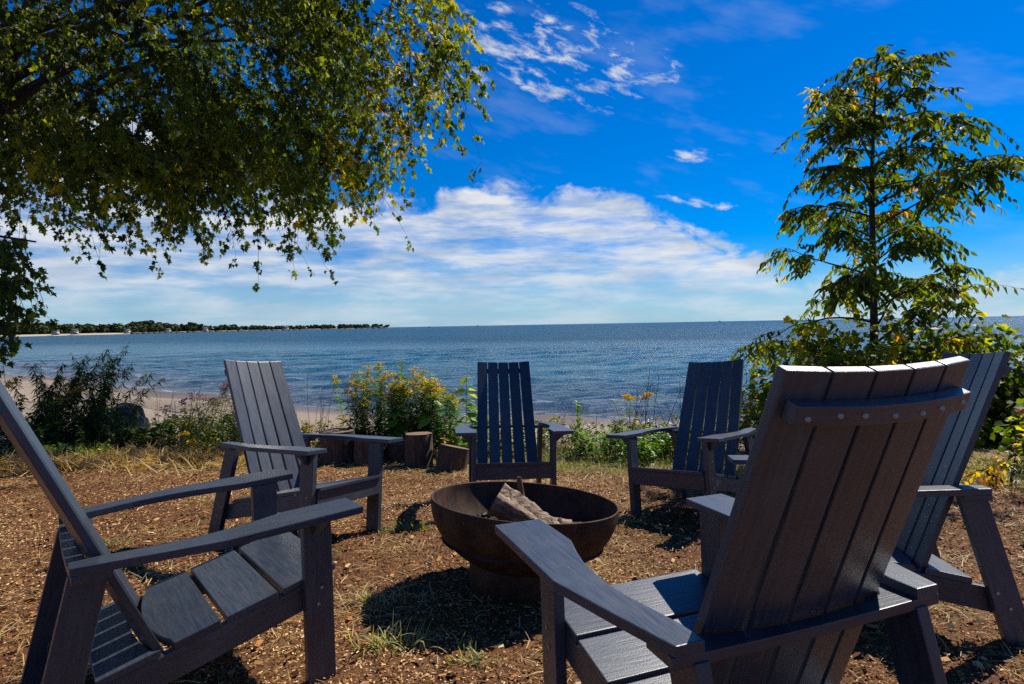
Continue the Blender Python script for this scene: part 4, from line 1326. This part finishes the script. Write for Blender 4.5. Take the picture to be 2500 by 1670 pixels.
rng = np.random.default_rng(610)
tops_x = [-60, 30, 100, 170, 225, 300, 340, 385, 420, 442, 470, 560, 620, 700, 740, 800, 860, 893]
tops_h = [32, 30, 31, 24, 22, 23, 28, 20, 17, 21, 15, 14, 10, 10, 11, 10, 9.5, 7]
xs = np.sort(np.concatenate([rng.uniform(-60, 300, 95), rng.uniform(300, 620, 95), rng.uniform(620, 891, 100)]))
for px_ in xs:
    d_ = np.interp(px_, prof_d[:, 0], prof_d[:, 1]) + rng.uniform(4, 30)
    p = world_at(px_, d_)
    hgt = np.interp(px_, tops_x, tops_h) / 1380 * d_ * rng.uniform(.6, 1.08)
    crown, trunk = FT[rng.integers(0, 4)]
    root = empty('far_tree', (p[0], p[1], WATER_Z + 1.3), label='small dark green tree in the row along the far headland', cat='tree', group='trees along the far headland')
    s_ = hgt * 1.05
    root.scale = (s_ * rng.uniform(1.1, 1.6), s_ * 1.2, s_)
    root.rotation_euler = (0, 0, rng.uniform(0, 6.28))
    link('crown', crown, root)
    link('trunk', trunk, root)
# far houses
def house(px_, d_, wd, ht, label):
    p = world_at(px_, d_)
    root = empty('far_house', (p[0], p[1], WATER_Z + 1.2), label=label, cat='house', group='houses on the far headland')
    def box(nm, x0, x1, y0, y1, z0, z1, mat, par):
        V = np.array([(x, y, z) for z in (z0, z1) for (x, y) in ((x0, y0), (x1, y0), (x1, y1), (x0, y1))])
        F = [(0, 2, 1), (0, 3, 2), (4, 5, 6), (4, 6, 7)]
        for i in range(4):
            j = (i + 1) % 4
            F += [(i, j, j + 4), (i, j + 4, i + 4)]
        return link(nm, tri_mesh(nm, V, np.array(F), MAT[mat]), par)
    box('wall', -wd / 2, wd / 2, -wd * .35, wd * .35, -.5, ht, 'white_wall', root)
    V = np.array([(-wd * .54, -wd * .4, ht), (wd * .54, -wd * .4, ht), (wd * .54, wd * .4, ht), (-wd * .54, wd * .4, ht), (-wd * .54, 0, ht + wd * .32), (wd * .54, 0, ht + wd * .32)])
    link('roof', tri_mesh('roof', V, np.array([(0, 1, 5), (0, 5, 4), (2, 3, 4), (2, 4, 5), (0, 4, 3), (1, 2, 5), (0, 2, 1), (0, 3, 2)]), MAT['roof']), root)
    for f_ in (-.28, .05, .3):
        box('window', wd * f_ - wd * .06, wd * f_ + wd * .06, -wd * .36, -wd * .345, ht * .4, ht * .75, 'window', root)
for px_, d_, wd, ht, lb in ((128, 500, 4.5, 2.4, 'small white house at the head of the far beach'), (172, 522, 5, 2.2, 'low white house among the trees above the far beach'), (292, 606, 5, 2.2, 'white cottage where the far beach ends'),
                            (470, 806, 7, 2.6, 'white house behind the middle of the breakwater'), (385, 705, 6, 2.2, 'white cottage near the root of the breakwater'), (655, 1050, 9, 2.8, 'long white building far out on the headland')):
    house(px_, d_, wd, ht, lb)
# breakwater
rng = np.random.default_rng(620)
br = empty('breakwater', (*world_at(300, 590), WATER_Z), label='dark stone breakwater running out along the far headland', cat='breakwater')
for i in range(46):
    u0, u1 = i / 46, (i + 1) / 46
    pa = world_at(300 + 590 * u0, 590 + 700 * u0 ** 1.35)
    pb = world_at(300 + 590 * u1, 590 + 700 * u1 ** 1.35)
    hh = rng.uniform(1.0, 1.7) if i < 43 else 4.2 if i == 44 else 2.2
    V = []
    for p, k in ((pa, 0), (pb, 1)):
        V += [(p[0] - 3, p[1] + 4, -1), (p[0] + 3, p[1] - 4, -1), (p[0] + 1.2, p[1] - 1.6, hh + rng.normal() * .15), (p[0] - 1.2, p[1] + 1.6, hh + rng.normal() * .15)]
    V = np.array(V) - np.array([br.location.x, br.location.y, 0])
    F = []
    for j in range(4):
        k = (j + 1) % 4
        F += [(j, k, k + 4), (j, k + 4, j + 4)]
    F += [(0, 2, 1), (0, 3, 2), (4, 5, 6), (4, 6, 7)]
    link('stone_block', tri_mesh('stone_block', V, np.array(F), MAT['stone']), br)
# boats far out
def boat(px_, d_, L, label):
    p = world_at(px_, d_)
    root = empty('motor_boat', (p[0], p[1], WATER_Z), label=label, cat='boat', group='boats far out on the lake')
    hull = [(-L / 2, -L * .14, L * .16), (L * .25, -L * .14, L * .18), (L / 2, 0, L * .22), (L * .25, L * .14, L * .18), (-L / 2, L * .14, L * .16),
            (-L / 2, -L * .1, -.2), (L * .25, -L * .1, -.2), (L * .4, 0, -.2), (L * .25, L * .1, -.2), (-L / 2, L * .1, -.2)]
    F = [(0, 1, 3), (1, 2, 3), (0, 3, 4)]
    for i in range(5):
        j = (i + 1) % 5
        F += [(i, i + 5, j + 5), (i, j + 5, j)]
    link('hull', tri_mesh('hull', np.array(hull), np.array(F), MAT['stone']), root)
    c = np.array([(x, y, z) for z in (L * .15, L * .38) for (x, y) in ((-L * .15, -L * .09), (L * .12, -L * .09), (L * .12, L * .09), (-L * .15, L * .09))])
    c[4:, 0] *= .8
    Fc = [(4, 5, 6), (4, 6, 7)]
    for i in range(4):
        j = (i + 1) % 4
        Fc += [(i, j, j + 4), (i, j + 4, i + 4)]
    link('cabin', tri_mesh('cabin', c, np.array(Fc), MAT['boat']), root)
boat(985, 1500, 7, 'small boat just off the tip of the headland')
boat(1096, 1700, 9, 'boat far out beyond the chair behind the bowl')
boat(1650, 2200, 12, 'distant boat on the horizon above the dark shaded chair')
